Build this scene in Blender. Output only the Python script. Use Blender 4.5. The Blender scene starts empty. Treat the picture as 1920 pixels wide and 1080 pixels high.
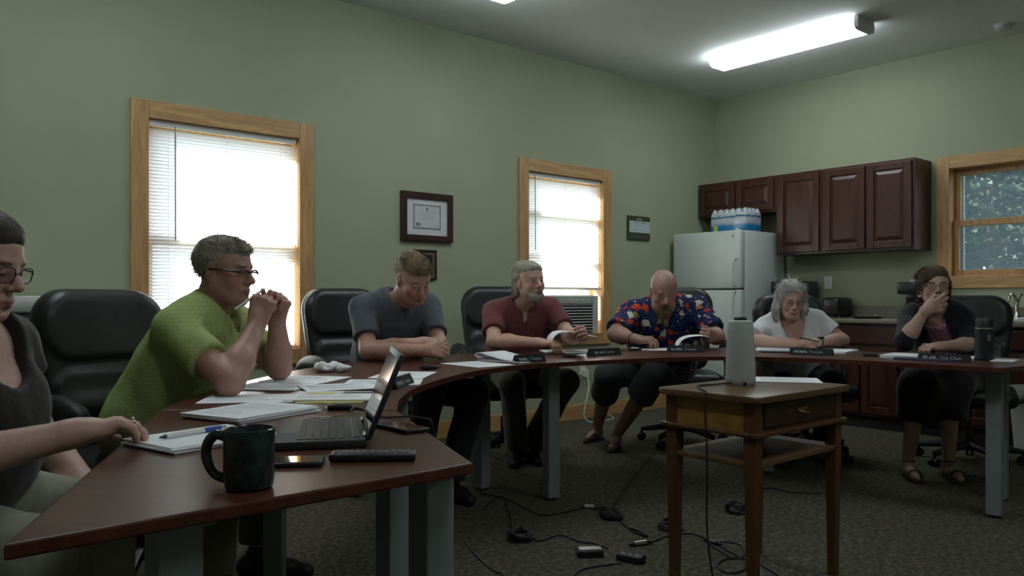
import bpy, bmesh, math, random
import numpy as np
from mathutils import Vector, Matrix
random.seed(7); RNG = np.random.RandomState(7)
SC = bpy.context.scene
COL = SC.collection
PI = math.pi

# ------------------------------------------------------------------ frames
# plan frame: x to the right, y away from the viewer, z up, metres; the eye stands at (0, 0, 1.05)
EYE = 1.05
FOC, HORIZ = 1500.0, 561.0
TH = math.radians(40.4)
U = Vector((math.cos(TH), math.sin(TH), 0)); V = Vector((-math.sin(TH), math.cos(TH), 0))
CORNER = Vector((2.114, 8.3, 0))
def RM(a, b, z=0.0):                      # room frame: a along the window wall, b along the kitchen wall, corner at 0,0
    return CORNER + U * a + V * b + Vector((0, 0, z))
def at(px, py, d):                        # a sight line of the survey, measured d metres away
    return Vector(((px - 960) / FOC * d, d, EYE - (py - HORIZ) / FOC * d))
def onz(px, py, z):                       # where a sight line meets the level z
    d = (EYE - z) * FOC / (py - HORIZ)
    return Vector(((px - 960) / FOC * d, d, z))
CEIL = 3.10
TOP = 0.74

# ------------------------------------------------------------------ materials
MATS = {}
def new_mat(name):
    m = bpy.data.materials.new(name); m.use_nodes = True
    nt = m.node_tree; nt.nodes.clear()
    out = nt.nodes.new('ShaderNodeOutputMaterial')
    b = nt.nodes.new('ShaderNodeBsdfPrincipled')
    nt.links.new(b.outputs[0], out.inputs[0])
    return m, nt, b
def setc(sock, c): sock.default_value = (c[0], c[1], c[2], 1)
def ramp(nt, src, stops):
    r = nt.nodes.new('ShaderNodeValToRGB')
    while len(r.color_ramp.elements) < len(stops): r.color_ramp.elements.new(0.5)
    for e, (p, c) in zip(r.color_ramp.elements, stops):
        e.position = p; e.color = (c[0], c[1], c[2], 1)
    nt.links.new(src, r.inputs[0]); return r
def coords(nt, scale=(1, 1, 1), kind='Object', rot=(0, 0, 0)):
    t = nt.nodes.new('ShaderNodeTexCoord'); m = nt.nodes.new('ShaderNodeMapping')
    m.inputs['Scale'].default_value = scale; m.inputs['Rotation'].default_value = rot
    nt.links.new(t.outputs[kind], m.inputs[0]); return m.outputs[0]
def noise(nt, vec, scale, detail=4, rough=0.55, dist=0):
    n = nt.nodes.new('ShaderNodeTexNoise')
    n.inputs['Scale'].default_value = scale; n.inputs['Detail'].default_value = detail
    n.inputs['Roughness'].default_value = rough; n.inputs['Distortion'].default_value = dist
    nt.links.new(vec, n.inputs['Vector']); return n
def bump(nt, b, src, strength, dist=0.01):
    n = nt.nodes.new('ShaderNodeBump'); n.inputs['Strength'].default_value = strength; n.inputs['Distance'].default_value = dist
    nt.links.new(src, n.inputs['Height']); nt.links.new(n.outputs[0], b.inputs['Normal'])
def mat(name, c, rough=0.6, var=0.12, scale=30, bmp=0.0, metal=0.0, spec=0.5, bscale=None, bdist=0.004, stretch=(1, 1, 1), coat=0, sheen=0):
    if name in MATS: return MATS[name]
    m, nt, b = new_mat(name)
    v = coords(nt, stretch)
    n = noise(nt, v, scale)
    lo = [x * (1 - var) for x in c]; hi = [min(1, x * (1 + var)) for x in c]
    r = ramp(nt, n.outputs['Fac'], [(0.3, lo), (0.7, hi)])
    nt.links.new(r.outputs[0], b.inputs['Base Color'])
    b.inputs['Roughness'].default_value = rough; b.inputs['Metallic'].default_value = metal
    b.inputs['Specular IOR Level'].default_value = spec
    if coat: b.inputs['Coat Weight'].default_value = coat; b.inputs['Coat Roughness'].default_value = 0.15
    if sheen: b.inputs['Sheen Weight'].default_value = sheen
    if bmp:
        n2 = noise(nt, v, bscale or scale * 4, 5)
        bump(nt, b, n2.outputs['Fac'], bmp, bdist)
    MATS[name] = m; return m
def wood(name, dark, light, rough=0.45, axis='Z', scale=1.0, coat=0.0, spec=0.5, bmp=0.05):
    if name in MATS: return MATS[name]
    m, nt, b = new_mat(name)
    s = {'X': (1.5, 14, 14), 'Y': (14, 1.5, 14), 'Z': (14, 14, 1.5)}[axis]
    v = coords(nt, tuple(x * scale for x in s))
    n = noise(nt, v, 2.2, 6, 0.6, 0.6)
    n2 = noise(nt, v, 14, 3)
    mx = nt.nodes.new('ShaderNodeMath'); mx.operation = 'MULTIPLY_ADD'; mx.inputs[1].default_value = 0.3
    nt.links.new(n2.outputs['Fac'], mx.inputs[0]); nt.links.new(n.outputs['Fac'], mx.inputs[2])
    r = ramp(nt, mx.outputs[0], [(0.42, dark), (0.85, light)])
    nt.links.new(r.outputs[0], b.inputs['Base Color'])
    b.inputs['Roughness'].default_value = rough; b.inputs['Specular IOR Level'].default_value = spec
    if coat: b.inputs['Coat Weight'].default_value = coat; b.inputs['Coat Roughness'].default_value = 0.2
    if bmp: bump(nt, b, mx.outputs[0], bmp, 0.002)
    MATS[name] = m; return m
def emit(name, c, s):
    m = bpy.data.materials.new(name); m.use_nodes = True; nt = m.node_tree; nt.nodes.clear()
    o = nt.nodes.new('ShaderNodeOutputMaterial'); e = nt.nodes.new('ShaderNodeEmission')
    setc(e.inputs[0], c); e.inputs[1].default_value = s; nt.links.new(e.outputs[0], o.inputs[0]); return m
def glass_mat(name, tint=(1, 1, 1), refl=0.06):
    m = bpy.data.materials.new(name); m.use_nodes = True; nt = m.node_tree; nt.nodes.clear()
    o = nt.nodes.new('ShaderNodeOutputMaterial'); t = nt.nodes.new('ShaderNodeBsdfTransparent'); g = nt.nodes.new('ShaderNodeBsdfGlossy')
    setc(t.inputs[0], tint); g.inputs['Roughness'].default_value = 0.02
    x = nt.nodes.new('ShaderNodeMixShader'); x.inputs[0].default_value = refl
    nt.links.new(t.outputs[0], x.inputs[1]); nt.links.new(g.outputs[0], x.inputs[2]); nt.links.new(x.outputs[0], o.inputs[0])
    return m
def slat_mat(name, c, transl):
    m = bpy.data.materials.new(name); m.use_nodes = True; nt = m.node_tree; nt.nodes.clear()
    o = nt.nodes.new('ShaderNodeOutputMaterial'); d = nt.nodes.new('ShaderNodeBsdfDiffuse'); t = nt.nodes.new('ShaderNodeBsdfTranslucent')
    setc(d.inputs[0], c); setc(t.inputs[0], c)
    x = nt.nodes.new('ShaderNodeMixShader'); x.inputs[0].default_value = transl
    nt.links.new(d.outputs[0], x.inputs[1]); nt.links.new(t.outputs[0], x.inputs[2]); nt.links.new(x.outputs[0], o.inputs[0])
    return m

def veil_mat(name, c, fac):
    m = bpy.data.materials.new(name); m.use_nodes = True; nt = m.node_tree; nt.nodes.clear()
    o = nt.nodes.new('ShaderNodeOutputMaterial'); d = nt.nodes.new('ShaderNodeBsdfDiffuse'); t = nt.nodes.new('ShaderNodeBsdfTranslucent'); p = nt.nodes.new('ShaderNodeBsdfTransparent')
    setc(d.inputs[0], c); setc(t.inputs[0], c)
    y = nt.nodes.new('ShaderNodeMixShader'); y.inputs[0].default_value = .5; nt.links.new(d.outputs[0], y.inputs[1]); nt.links.new(t.outputs[0], y.inputs[2])
    x = nt.nodes.new('ShaderNodeMixShader'); x.inputs[0].default_value = fac
    nt.links.new(p.outputs[0], x.inputs[1]); nt.links.new(y.outputs[0], x.inputs[2]); nt.links.new(x.outputs[0], o.inputs[0])
    return m

# ------------------------------------------------------------------ mesh builder
class MB:
    def __init__(self): self.bm = bmesh.new(); self.mi = 0
    def _fin(self, faces):
        for f in faces: f.material_index = self.mi
    def box(self, lo, hi, r=0.0, seg=2, M=None):
        lo = Vector(lo); hi = Vector(hi)
        c = (lo + hi) / 2; s = hi - lo
        g = bmesh.ops.create_cube(self.bm, size=1.0)
        vs = g['verts']
        for v in vs: v.co = Vector((v.co.x * s.x, v.co.y * s.y, v.co.z * s.z)) + c
        fs = {f for v in vs for f in v.link_faces}
        if r > 0:
            es = {e for v in vs for e in v.link_edges}
            r = min(r, 0.49 * min(s))
            bv = bmesh.ops.bevel(self.bm, geom=list(es), offset=r, segments=seg, profile=0.5, affect='EDGES')
            vs = list({v for f in bv['faces'] for v in f.verts} | {v for v in vs if v.is_valid})
            fs = {f for v in vs for f in v.link_faces}
        if M is not None:
            for v in vs: v.co = M @ v.co
        self._fin(fs); return self
    def cyl(self, a, b, ra, rb=None, n=16, caps=True):
        a = Vector(a); b = Vector(b); rb = ra if rb is None else rb
        return self.tube([a, b], [ra, rb], n, caps)
    def tube(self, pts, rad, n=8, caps=True, closed=False):
        pts = [Vector(p) for p in pts]
        if not hasattr(rad, '__len__'): rad = [rad] * len(pts)
        rings = []; prev = None
        N = len(pts)
        for i, p in enumerate(pts):
            if closed: t = pts[(i + 1) % N] - pts[i - 1]
            else: t = pts[min(i + 1, N - 1)] - pts[max(i - 1, 0)]
            t.normalize()
            if prev is None:
                x = t.orthogonal().normalized()
            else:
                x = prev - t * prev.dot(t)
                x = x.normalized() if x.length > 1e-6 else t.orthogonal().normalized()
            prev = x; y = t.cross(x)
            rings.append([self.bm.verts.new(p + (x * math.cos(2 * PI * k / n) + y * math.sin(2 * PI * k / n)) * rad[i]) for k in range(n)])
        fs = []
        for i in range(N if closed else N - 1):
            A = rings[i]; B = rings[(i + 1) % N]
            for k in range(n):
                fs.append(self.bm.faces.new((A[k], A[(k + 1) % n], B[(k + 1) % n], B[k])))
        if caps and not closed:
            fs.append(self.bm.faces.new(rings[0][::-1])); fs.append(self.bm.faces.new(rings[-1]))
        self._fin(fs); return self
    def lathe(self, prof, c=(0, 0, 0), n=24, M=None):
        c = Vector(c); rings = []
        for (r, z) in prof:
            if r < 1e-6: rings.append([self.bm.verts.new(c + Vector((0, 0, z)))])
            else: rings.append([self.bm.verts.new(c + Vector((r * math.cos(2 * PI * k / n), r * math.sin(2 * PI * k / n), z))) for k in range(n)])
        fs = []
        for A, B in zip(rings[:-1], rings[1:]):
            if len(A) == 1 and len(B) == 1: continue
            for k in range(n):
                k2 = (k + 1) % n
                if len(A) == 1: fs.append(self.bm.faces.new((A[0], B[k2], B[k])))
                elif len(B) == 1: fs.append(self.bm.faces.new((A[k], A[k2], B[0])))
                else: fs.append(self.bm.faces.new((A[k], A[k2], B[k2], B[k])))
        if M is not None:
            for R in rings:
                for v in R: v.co = M @ v.co
        self._fin(fs); return self
    def prism(self, poly, z0, z1, r=0.0, seg=2):
        b = [self.bm.verts.new((p[0], p[1], z0)) for p in poly]; t = [self.bm.verts.new((p[0], p[1], z1)) for p in poly]
        n = len(poly); fs = [self.bm.faces.new(b[::-1]), self.bm.faces.new(t)]
        for i in range(n): fs.append(self.bm.faces.new((b[i], b[(i + 1) % n], t[(i + 1) % n], t[i])))
        if r > 0:
            es = [e for e in set(fs[0].edges) | set(fs[1].edges)]
            bv = bmesh.ops.bevel(self.bm, geom=es, offset=r, segments=seg, profile=0.5, affect='EDGES')
            fs = [f for f in fs if f.is_valid] + bv['faces']
        self._fin(fs); return self
    def quad(self, a, b, c, d):
        self._fin([self.bm.faces.new([self.bm.verts.new(Vector(p)) for p in (a, b, c, d)])]); return self
    def sphere(self, c, r, sub=2, M=None):
        g = bmesh.ops.create_icosphere(self.bm, subdivisions=sub, radius=1.0)
        rr = r if hasattr(r, '__len__') else (r, r, r)
        for v in g['verts']:
            p = Vector((v.co.x * rr[0], v.co.y * rr[1], v.co.z * rr[2])) + Vector(c)
            v.co = M @ p if M is not None else p
        self._fin({f for v in g['verts'] for f in v.link_faces}); return self
    def build(self, name, mats, parent=None, smooth=False, loc=None, rotz=0, auto=40):
        me = bpy.data.meshes.new(name)
        bmesh.ops.recalc_face_normals(self.bm, faces=self.bm.faces[:])
        self.bm.to_mesh(me); self.bm.free()
        if not isinstance(mats, (list, tuple)): mats = [mats]
        for m in mats: me.materials.append(m)
        if smooth:
            me.shade_smooth()
            if auto: me.set_sharp_from_angle(angle=math.radians(auto))
        o = bpy.data.objects.new(name, me); COL.objects.link(o)
        if parent: o.parent = parent
        if loc is not None: o.location = loc
        o.rotation_euler = (0, 0, rotz)
        return o
def tag(o, label=None, cat=None, group=None, kind=None):
    if label: o['label'] = label
    if cat: o['category'] = cat
    if group: o['group'] = group
    if kind: o['kind'] = kind
    return o
def thing(name, label, cat, loc=(0, 0, 0), rotz=0, group=None):
    o = bpy.data.objects.new(name, None); COL.objects.link(o)
    o.location = loc; o.rotation_euler = (0, 0, rotz); o.empty_display_size = 0.05
    return tag(o, label, cat, group)
def copy_tree(o, parent=None):
    c = o.copy(); COL.objects.link(c)
    if parent: c.parent = parent
    for ch in list(o.children): copy_tree(ch, c)
    return c
def struct(o): o['kind'] = 'structure'; return o
def spline(pts, n=8, closed=False):
    pts = [Vector(p) for p in pts]; out = []
    N = len(pts)
    rng = range(N if closed else N - 1)
    for i in rng:
        if closed: p0, p1, p2, p3 = pts[i - 1], pts[i], pts[(i + 1) % N], pts[(i + 2) % N]
        else: p0, p1, p2, p3 = pts[max(i - 1, 0)], pts[i], pts[i + 1], pts[min(i + 2, N - 1)]
        for k in range(n):
            t = k / n
            out.append(0.5 * ((2 * p1) + (p2 - p0) * t + (2 * p0 - 5 * p1 + 4 * p2 - p3) * t * t + (3 * p1 - p0 - 3 * p2 + p3) * t ** 3))
    if not closed: out.append(pts[-1])
    return out

# ------------------------------------------------------------------ implicit surfaces, meshed with surface nets
class Field:
    def __init__(self, lo, hi, h, fine=(), hf=0.0035):
        self.ax = []
        for i in range(3):
            iv = sorted((max(lo[i], f[0][i]), min(hi[i], f[1][i])) for f in fine)
            mg = []
            for a, b in iv:
                if b <= a: continue
                if mg and a <= mg[-1][1] + h: mg[-1][1] = max(b, mg[-1][1])
                else: mg.append([a, b])
            segs = []; cur = lo[i]
            for a, b in mg:
                if a > cur: segs.append((cur, a, h))
                segs.append((a, b, hf)); cur = b
            if cur < hi[i]: segs.append((cur, hi[i], h))
            xs = []
            for a, b, s in segs:
                n = max(1, int(round((b - a) / s))); xs += list(np.linspace(a, b, n, endpoint=False))
            xs.append(segs[-1][1]); self.ax.append(np.array(xs, np.float32))
        self.F = np.full([len(a) for a in self.ax], 1.0, np.float32)
    def region(self, lo, hi):
        s = []
        for i in range(3):
            a = int(np.searchsorted(self.ax[i], lo[i])); b = int(np.searchsorted(self.ax[i], hi[i], side='right'))
            if b - a < 1: return None
            s.append(slice(a, b))
        g = (self.ax[0][s[0]][:, None, None], self.ax[1][s[1]][None, :, None], self.ax[2][s[2]][None, None, :])
        return tuple(s), g
    def apply(self, f, lo, hi, k, op='add'):
        pad = k + 0.03
        r = self.region([x - pad for x in lo], [x + pad for x in hi])
        if r is None: return
        s, (X, Y, Z) = r
        d = f(X, Y, Z).astype(np.float32); F = self.F[s]
        if op == 'add':
            if k > 0:
                h = np.maximum(k - np.abs(F - d), 0) / k; self.F[s] = np.minimum(F, d) - h * h * k * 0.25
            else: self.F[s] = np.minimum(F, d)
        else:
            d = -d
            if k > 0:
                h = np.maximum(k - np.abs(F - d), 0) / k; self.F[s] = np.maximum(F, d) + h * h * k * 0.25
            else: self.F[s] = np.maximum(F, d)
    def cap(self, a, b, ra, rb=None, k=0.02, op='add', cut=False):
        a = np.array(a, float); b = np.array(b, float); rb = ra if rb is None else rb
        ba = b - a; L2 = max(float(ba @ ba), 1e-9); L = math.sqrt(L2)
        def f(X, Y, Z):
            px, py, pz = X - a[0], Y - a[1], Z - a[2]
            t = (px * ba[0] + py * ba[1] + pz * ba[2]) / L2
            tc = np.clip(t, 0, 1.15 if cut else 1)
            d = np.sqrt((px - ba[0] * tc) ** 2 + (py - ba[1] * tc) ** 2 + (pz - ba[2] * tc) ** 2) - (ra + (rb - ra) * tc)
            if cut: d = np.maximum(d, (t - 1) * L)
            return d
        m = max(ra, rb)
        e = ba * 0.15 if cut else 0
        self.apply(f, np.minimum(a, b + e) - m, np.maximum(a, b + e) + m, k, op)
    def ell(self, c, r, R=None, k=0.02, op='add'):
        c = np.array(c, float); r = np.array(r, float)
        R = np.eye(3) if R is None else np.array(R, float)     # columns are the local axes
        def f(X, Y, Z):
            p = [X - c[0], Y - c[1], Z - c[2]]
            q = [p[0] * R[0, i] + p[1] * R[1, i] + p[2] * R[2, i] for i in range(3)]
            k0 = np.sqrt(sum((q[i] / r[i]) ** 2 for i in range(3))); k1 = np.sqrt(sum((q[i] / r[i] ** 2) ** 2 for i in range(3)))
            return k0 * (k0 - 1) / np.maximum(k1, 1e-6)
        ext = np.sqrt(((R * r[None, :]) ** 2).sum(1))
        self.apply(f, c - ext, c + ext, k, op)
    def half(self, p, n, k=0.0):                                # keeps the side the normal points away from
        p = np.array(p, float); n = np.array(n, float)
        d = ((self.ax[0][:, None, None] - p[0]) * n[0] + (self.ax[1][None, :, None] - p[1]) * n[1] + (self.ax[2][None, None, :] - p[2]) * n[2]).astype(np.float32)
        self.F = np.maximum(self.F, d)
    def verts_faces(self):
        F = self.F; ins = F < 0
        c = ins[:-1, :-1, :-1].astype(np.int8)
        for dx in (0, 1):
            for dy in (0, 1):
                for dz in (0, 1):
                    if dx or dy or dz:
                        c = c + ins[dx:F.shape[0] - 1 + dx, dy:F.shape[1] - 1 + dy, dz:F.shape[2] - 1 + dz]
        I, J, K = np.nonzero((c > 0) & (c < 8))
        acc = np.zeros((len(I), 3)); cnt = np.zeros(len(I))
        ax = self.ax
        corners = [(x, y, z) for x in (0, 1) for y in (0, 1) for z in (0, 1)]
        val = {q: F[I + q[0], J + q[1], K + q[2]] for q in corners}
        for q in corners:
            for d in range(3):
                if q[d] == 1: continue
                q2 = list(q); q2[d] = 1; q2 = tuple(q2)
                a, b = val[q], val[q2]; m = (a < 0) != (b < 0)
                t = np.where(m, a / np.where(m, a - b, 1), 0)
                P0 = np.stack([ax[0][I + q[0]], ax[1][J + q[1]], ax[2][K + q[2]]], 1); P1 = np.stack([ax[0][I + q2[0]], ax[1][J + q2[1]], ax[2][K + q2[2]]], 1)
                acc += np.where(m[:, None], P0 + (P1 - P0) * t[:, None], 0); cnt += m
        Vv = acc / cnt[:, None]
        idm = np.full([n - 1 for n in F.shape], -1, np.int64); idm[I, J, K] = np.arange(len(I))
        quads = []
        for d in range(3):
            sl0 = [slice(None)] * 3; sl1 = [slice(None)] * 3; sl0[d] = slice(0, -1); sl1[d] = slice(1, None)
            a = ins[tuple(sl0)]; b = ins[tuple(sl1)]
            e1, e2 = [(1, 2), (2, 0), (0, 1)][d]
            X = np.nonzero(a != b); X = [np.array(x) for x in X]
            ok = (X[e1] > 0) & (X[e2] > 0) & (X[e1] < F.shape[e1] - 1) & (X[e2] < F.shape[e2] - 1)
            X = [x[ok] for x in X]
            flip = ~a[tuple(X)]
            def idx(o1, o2):
                Y = [x.copy() for x in X]; Y[e1] = Y[e1] - o1; Y[e2] = Y[e2] - o2; return idm[tuple(Y)]
            q = np.stack([idx(1, 1), idx(0, 1), idx(0, 0), idx(1, 0)], 1)
            q[flip] = q[flip][:, ::-1]; quads.append(q)
        Q = np.concatenate(quads); Q = Q[(Q >= 0).all(1)]
        return Vv, Q
def np_mesh(name, Vv, Q, mats, parent=None, colors=None, origin=(0, 0, 0), smooth_iter=0):
    Vv = np.array(Vv, float)
    for _ in range(smooth_iter):
        s = np.zeros_like(Vv); n = np.zeros(len(Vv))
        for i in range(4):
            j = (i + 1) % 4
            np.add.at(s, Q[:, i], Vv[Q[:, j]]); np.add.at(n, Q[:, i], 1)
            np.add.at(s, Q[:, j], Vv[Q[:, i]]); np.add.at(n, Q[:, j], 1)
        Vv = 0.4 * Vv + 0.6 * s / np.maximum(n, 1)[:, None]
    me = bpy.data.meshes.new(name)
    P = Vv - np.array(origin, float)
    me.vertices.add(len(P)); me.vertices.foreach_set('co', P.astype(np.float32).ravel())
    me.loops.add(Q.size); me.loops.foreach_set('vertex_index', Q.astype(np.int32).ravel())
    me.polygons.add(len(Q)); me.polygons.foreach_set('loop_start', np.arange(0, Q.size, 4, dtype=np.int32))
    me.polygons.foreach_set('loop_total', np.full(len(Q), 4, np.int32))
    me.update(calc_edges=True); me.validate()
    if not isinstance(mats, (list, tuple)): mats = [mats]
    for m in mats: me.materials.append(m)
    if colors is not None:
        ca = me.color_attributes.new('Col', 'FLOAT_COLOR', 'POINT')
        ca.data.foreach_set('color', np.concatenate([colors, np.ones((len(colors), 1))], 1).astype(np.float32).ravel())
    me.shade_smooth()
    o = bpy.data.objects.new(name, me); COL.objects.link(o)
    if parent: o.parent = parent
    return o
def wob(P, f, ph=0.0):                                          # cheap 3-D ripple in -1..1
    x, y, z = P[:, 0] * f, P[:, 1] * f, P[:, 2] * f
    return (np.sin(x * 1.0 + 1.7 * np.sin(y * 0.9 + ph)) + np.sin(y * 1.13 + 1.3 * np.sin(z * 1.1 + 2 + ph)) + np.sin(z * 0.97 + 1.5 * np.sin(x * 1.2 + 4 + ph))) / 3
# ================================================================== THE ROOM
m_wall = mat('sage_paint', (0.345, 0.38, 0.258), 0.75, 0.03, 3, 0.08, bscale=160, bdist=0.0015)
m_ceil = mat('ceiling_paint', (0.74, 0.785, 0.785), 0.9, 0.03, 4, 0.1, bscale=120, bdist=0.002)
m_oak = wood('oak_trim', (0.36, 0.19, 0.07), (0.62, 0.38, 0.17), 0.45, 'Z')
m_oakx = wood('oak_trim_level', (0.36, 0.19, 0.07), (0.62, 0.38, 0.17), 0.45, 'X')
m_vinyl = mat('white_vinyl', (0.75, 0.76, 0.76), 0.4, 0.02)
m_glass = glass_mat('window_glass', (0.96, 0.98, 0.98), 0.06)
m_screenmesh = veil_mat('insect_screen', (.20, .26, .30), .42)
m_carpet, nt, b = new_mat('carpet')
v = coords(nt); n1 = noise(nt, v, 220, 4, 0.7); n2 = noise(nt, v, 40, 3, 0.6); n3 = noise(nt, v, 1.2, 3)
mm = nt.nodes.new('ShaderNodeMath'); mm.operation = 'MULTIPLY_ADD'; mm.inputs[1].default_value = 0.6
nt.links.new(n1.outputs['Fac'], mm.inputs[0]); nt.links.new(n2.outputs['Fac'], mm.inputs[2])
r = ramp(nt, mm.outputs[0], [(0.55, (0.042, 0.040, 0.028)), (0.8, (0.088, 0.082, 0.059)), (0.95, (0.15, 0.14, 0.105))])
nt.links.new(r.outputs[0], b.inputs['Base Color']); b.inputs['Roughness'].default_value = 1.0; b.inputs['Specular IOR Level'].default_value = 0.1
bump(nt, b, n1.outputs['Fac'], 0.6, 0.006)

A0, B0 = -9.2, -7.4                                            # far ends of the two long walls
WT = 0.15
def wall_mesh(x0, x1, holes, name, rot, loc):
    mb = MB(); xs = sorted({x0, x1} | {h[0] for h in holes} | {h[1] for h in holes})
    for p, q in zip(xs[:-1], xs[1:]):
        zs = [(0, CEIL)]
        for h in holes:
            if h[0] <= p + 1e-6 and h[1] >= q - 1e-6: zs = [(0, h[2]), (h[3], CEIL)]
        for z0, z1 in zs: mb.box((p, 0, z0), (q, WT, z1))
    bmesh.ops.remove_doubles(mb.bm, verts=mb.bm.verts[:], dist=1e-5)
    return struct(mb.build(name, m_wall, loc=loc, rotz=rot))
RA = TH; RB = TH - PI / 2
W1 = (-5.676, -4.532, 0.625, 2.213); W2 = (-2.707, -1.614, 0.65, 2.213); W3 = (2.181, 3.32, 1.139, 2.218)
def hole(w, c=0.085): return (w[0] + c, w[1] - c, w[2] + c, w[3] - c)
wall_mesh(A0, WT, [hole(W1), hole(W2)], 'wall_left', RA, CORNER)
wall_mesh(0, -B0, [hole(W3)], 'wall_right', RB, CORNER)
mb = MB(); mb.box((A0 - WT, B0 - WT, 0), (A0, WT, CEIL)); struct(mb.build('wall_back', m_wall, loc=CORNER, rotz=TH))
mb = MB(); mb.box((A0, B0 - WT, 0), (WT, B0, CEIL)); struct(mb.build('wall_front', m_wall, loc=CORNER, rotz=TH))
mb = MB(); mb.box((A0 - WT, B0 - WT, -0.1), (WT, WT, 0)); struct(mb.build('floor', m_carpet, loc=CORNER, rotz=TH))
mb = MB(); mb.box((A0 - WT, B0 - WT, CEIL), (WT, WT, CEIL + 0.12)); struct(mb.build('ceiling', m_ceil, loc=CORNER, rotz=TH))
mb = MB(); mb.box((A0, -0.016, 0), (-0.016, 0, 0.13), 0.004); struct(mb.build('baseboard_left', m_oakx, loc=CORNER, rotz=TH))
mb = MB(); mb.box((3.95, -0.016, 0), (-B0, 0, 0.13), 0.004); struct(mb.build('baseboard_right', m_oakx, loc=CORNER, rotz=RB))

def window(name, w, rot, meet, low_bottom=None, low_top=None, screen=False):
    x0, x1, z0, z1 = w; W = x1 - x0; Hh = z1 - z0; c = 0.1
    org = CORNER + (Matrix.Rotation(rot, 3, 'Z') @ Vector((x0, 0, 0))) + Vector((0, 0, z0))
    root = bpy.data.objects.new(name, None); COL.objects.link(root); root.location = org; root.rotation_euler = (0, 0, rot); struct(root)
    for s, (p, q, mm) in enumerate([((0, -.02, 0), (c, 0, Hh), m_oak), ((W - c, -.02, 0), (W, 0, Hh), m_oak), ((c, -.02, Hh - c), (W - c, 0, Hh), m_oakx), ((c, -.02, 0), (W - c, 0, c), m_oakx)]):
        MB().box(p, q, 0.004).build('casing', mm, root)
    for p, q, mm in [((c - .015, 0, c), (c, WT, Hh - c), m_oak), ((W - c, 0, c), (W - c + .015, WT, Hh - c), m_oak), ((c, 0, Hh - c), (W - c, WT, Hh - c + .015), m_oakx), ((c, 0, c - .015), (W - c, WT, c), m_oakx)]:
        MB().box(p, q).build('jamb', mm, root)
    lb = (c if low_bottom is None else low_bottom - z0); lt = meet - z0 + 0.025 if low_top is None else low_top - z0
    for (za, zb, y) in [(meet - z0 - 0.025, Hh - c, 0.1), (lb, lt, 0.066)]:
        f = MB(); sw = 0.045
        f.box((c, y, za), (c + sw, y + .03, zb), .003); f.box((W - c - sw, y, za), (W - c, y + .03, zb), .003)
        f.box((c + sw, y, za), (W - c - sw, y + .03, za + 0.05), .003); f.box((c + sw, y, zb - 0.05), (W - c - sw, y + .03, zb), .003)
        fo = f.build('sash', m_oak, root)
        MB().box((c + sw, y + .012, za + .05), (W - c - sw, y + .017, zb - .05)).build('pane', m_glass, fo)
    if screen: MB().box((c + .005, .134, c + .005), (W - c - .005, .1355, Hh - c - .005)).build('insect_screen', m_screenmesh, root)
    # outer white frame
    f = MB()
    f.box((c, WT, c - .03), (c + .05, WT + .02, Hh - c + .03)); f.box((W - c - .05, WT, c - .03), (W - c, WT + .02, Hh - c + .03))
    f.box((c, WT, Hh - c - .02), (W - c, WT + .02, Hh - c + .04)); f.box((c, WT, c - .05), (W - c, WT + .05, c + .01))
    f.build('outer_frame', m_vinyl, root)
    return root
window('window_1', W1, RA, 1.41)
window('window_2', W2, RA, 1.42, low_bottom=1.13, low_top=1.80)
window('window_3', W3, RB, 1.672, screen=True)

# ------------------------------------------------------------------ blinds
m_slat = slat_mat('blind_slat', (0.86, 0.87, 0.88), 0.45)
m_rail = mat('blind_rail', (0.72, 0.73, 0.74), 0.4, 0.02)
m_wand = mat('blind_wand', (0.30, 0.31, 0.32), 0.3, 0.05)
def blind(w, zb, label, wx, wz):
    x0, x1 = w[0] + 0.108, w[1] - 0.108; W = x1 - x0; zt = w[3] - 0.102
    root = thing('window_blind', label, 'window blind', RM(x0, 0.03, zb), RA, 'white slatted blinds on the long wall')
    h = zt - zb
    MB().box((0, -.018, h - .035), (W, .018, h), .003).build('headrail', m_rail, root)
    MB().box((0, -.014, 0), (W, .014, .018), .004).build('bottom_rail', m_rail, root)
    s = MB(); z = 0.03; tilt = math.radians(46)
    while z < h - .045:
        cy, cz = math.cos(tilt) * .0125, math.sin(tilt) * .0125
        p = [(-cy, z + cz), (0, z + .0018), (cy, z - cz)]      # room edge raised, as when shut against the sun
        for (ya, za), (yb, zb2) in zip(p[:-1], p[1:]): s.quad((0.004, ya, za), (W - .004, ya, za), (W - .004, yb, zb2), (0.004, yb, zb2))
        z += 0.0205
    bmesh.ops.remove_doubles(s.bm, verts=s.bm.verts[:], dist=1e-5)
    s.build('slats', m_slat, root, smooth=True)
    for fx in (0.12, 0.5, 0.88):
        MB().tube([(W * fx, -.014, .01), (W * fx, -.014, h - .02)], .0009, 5).build('ladder_cord', m_rail, root)
    MB().tube([(wx - x0, -.026, h - .03), (wx - x0, -.03, wz - zb)], .0042, 6).build('tilt_wand', m_wand, root)
    return root
blind(W1, W1[2] + 0.104, 'white slatted blind covering the whole large left window behind the man in green', -5.42, 1.40)
blind(W2, 1.135, 'white slatted blind lowered to the air conditioner in the smaller window', -2.52, 1.46)

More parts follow.
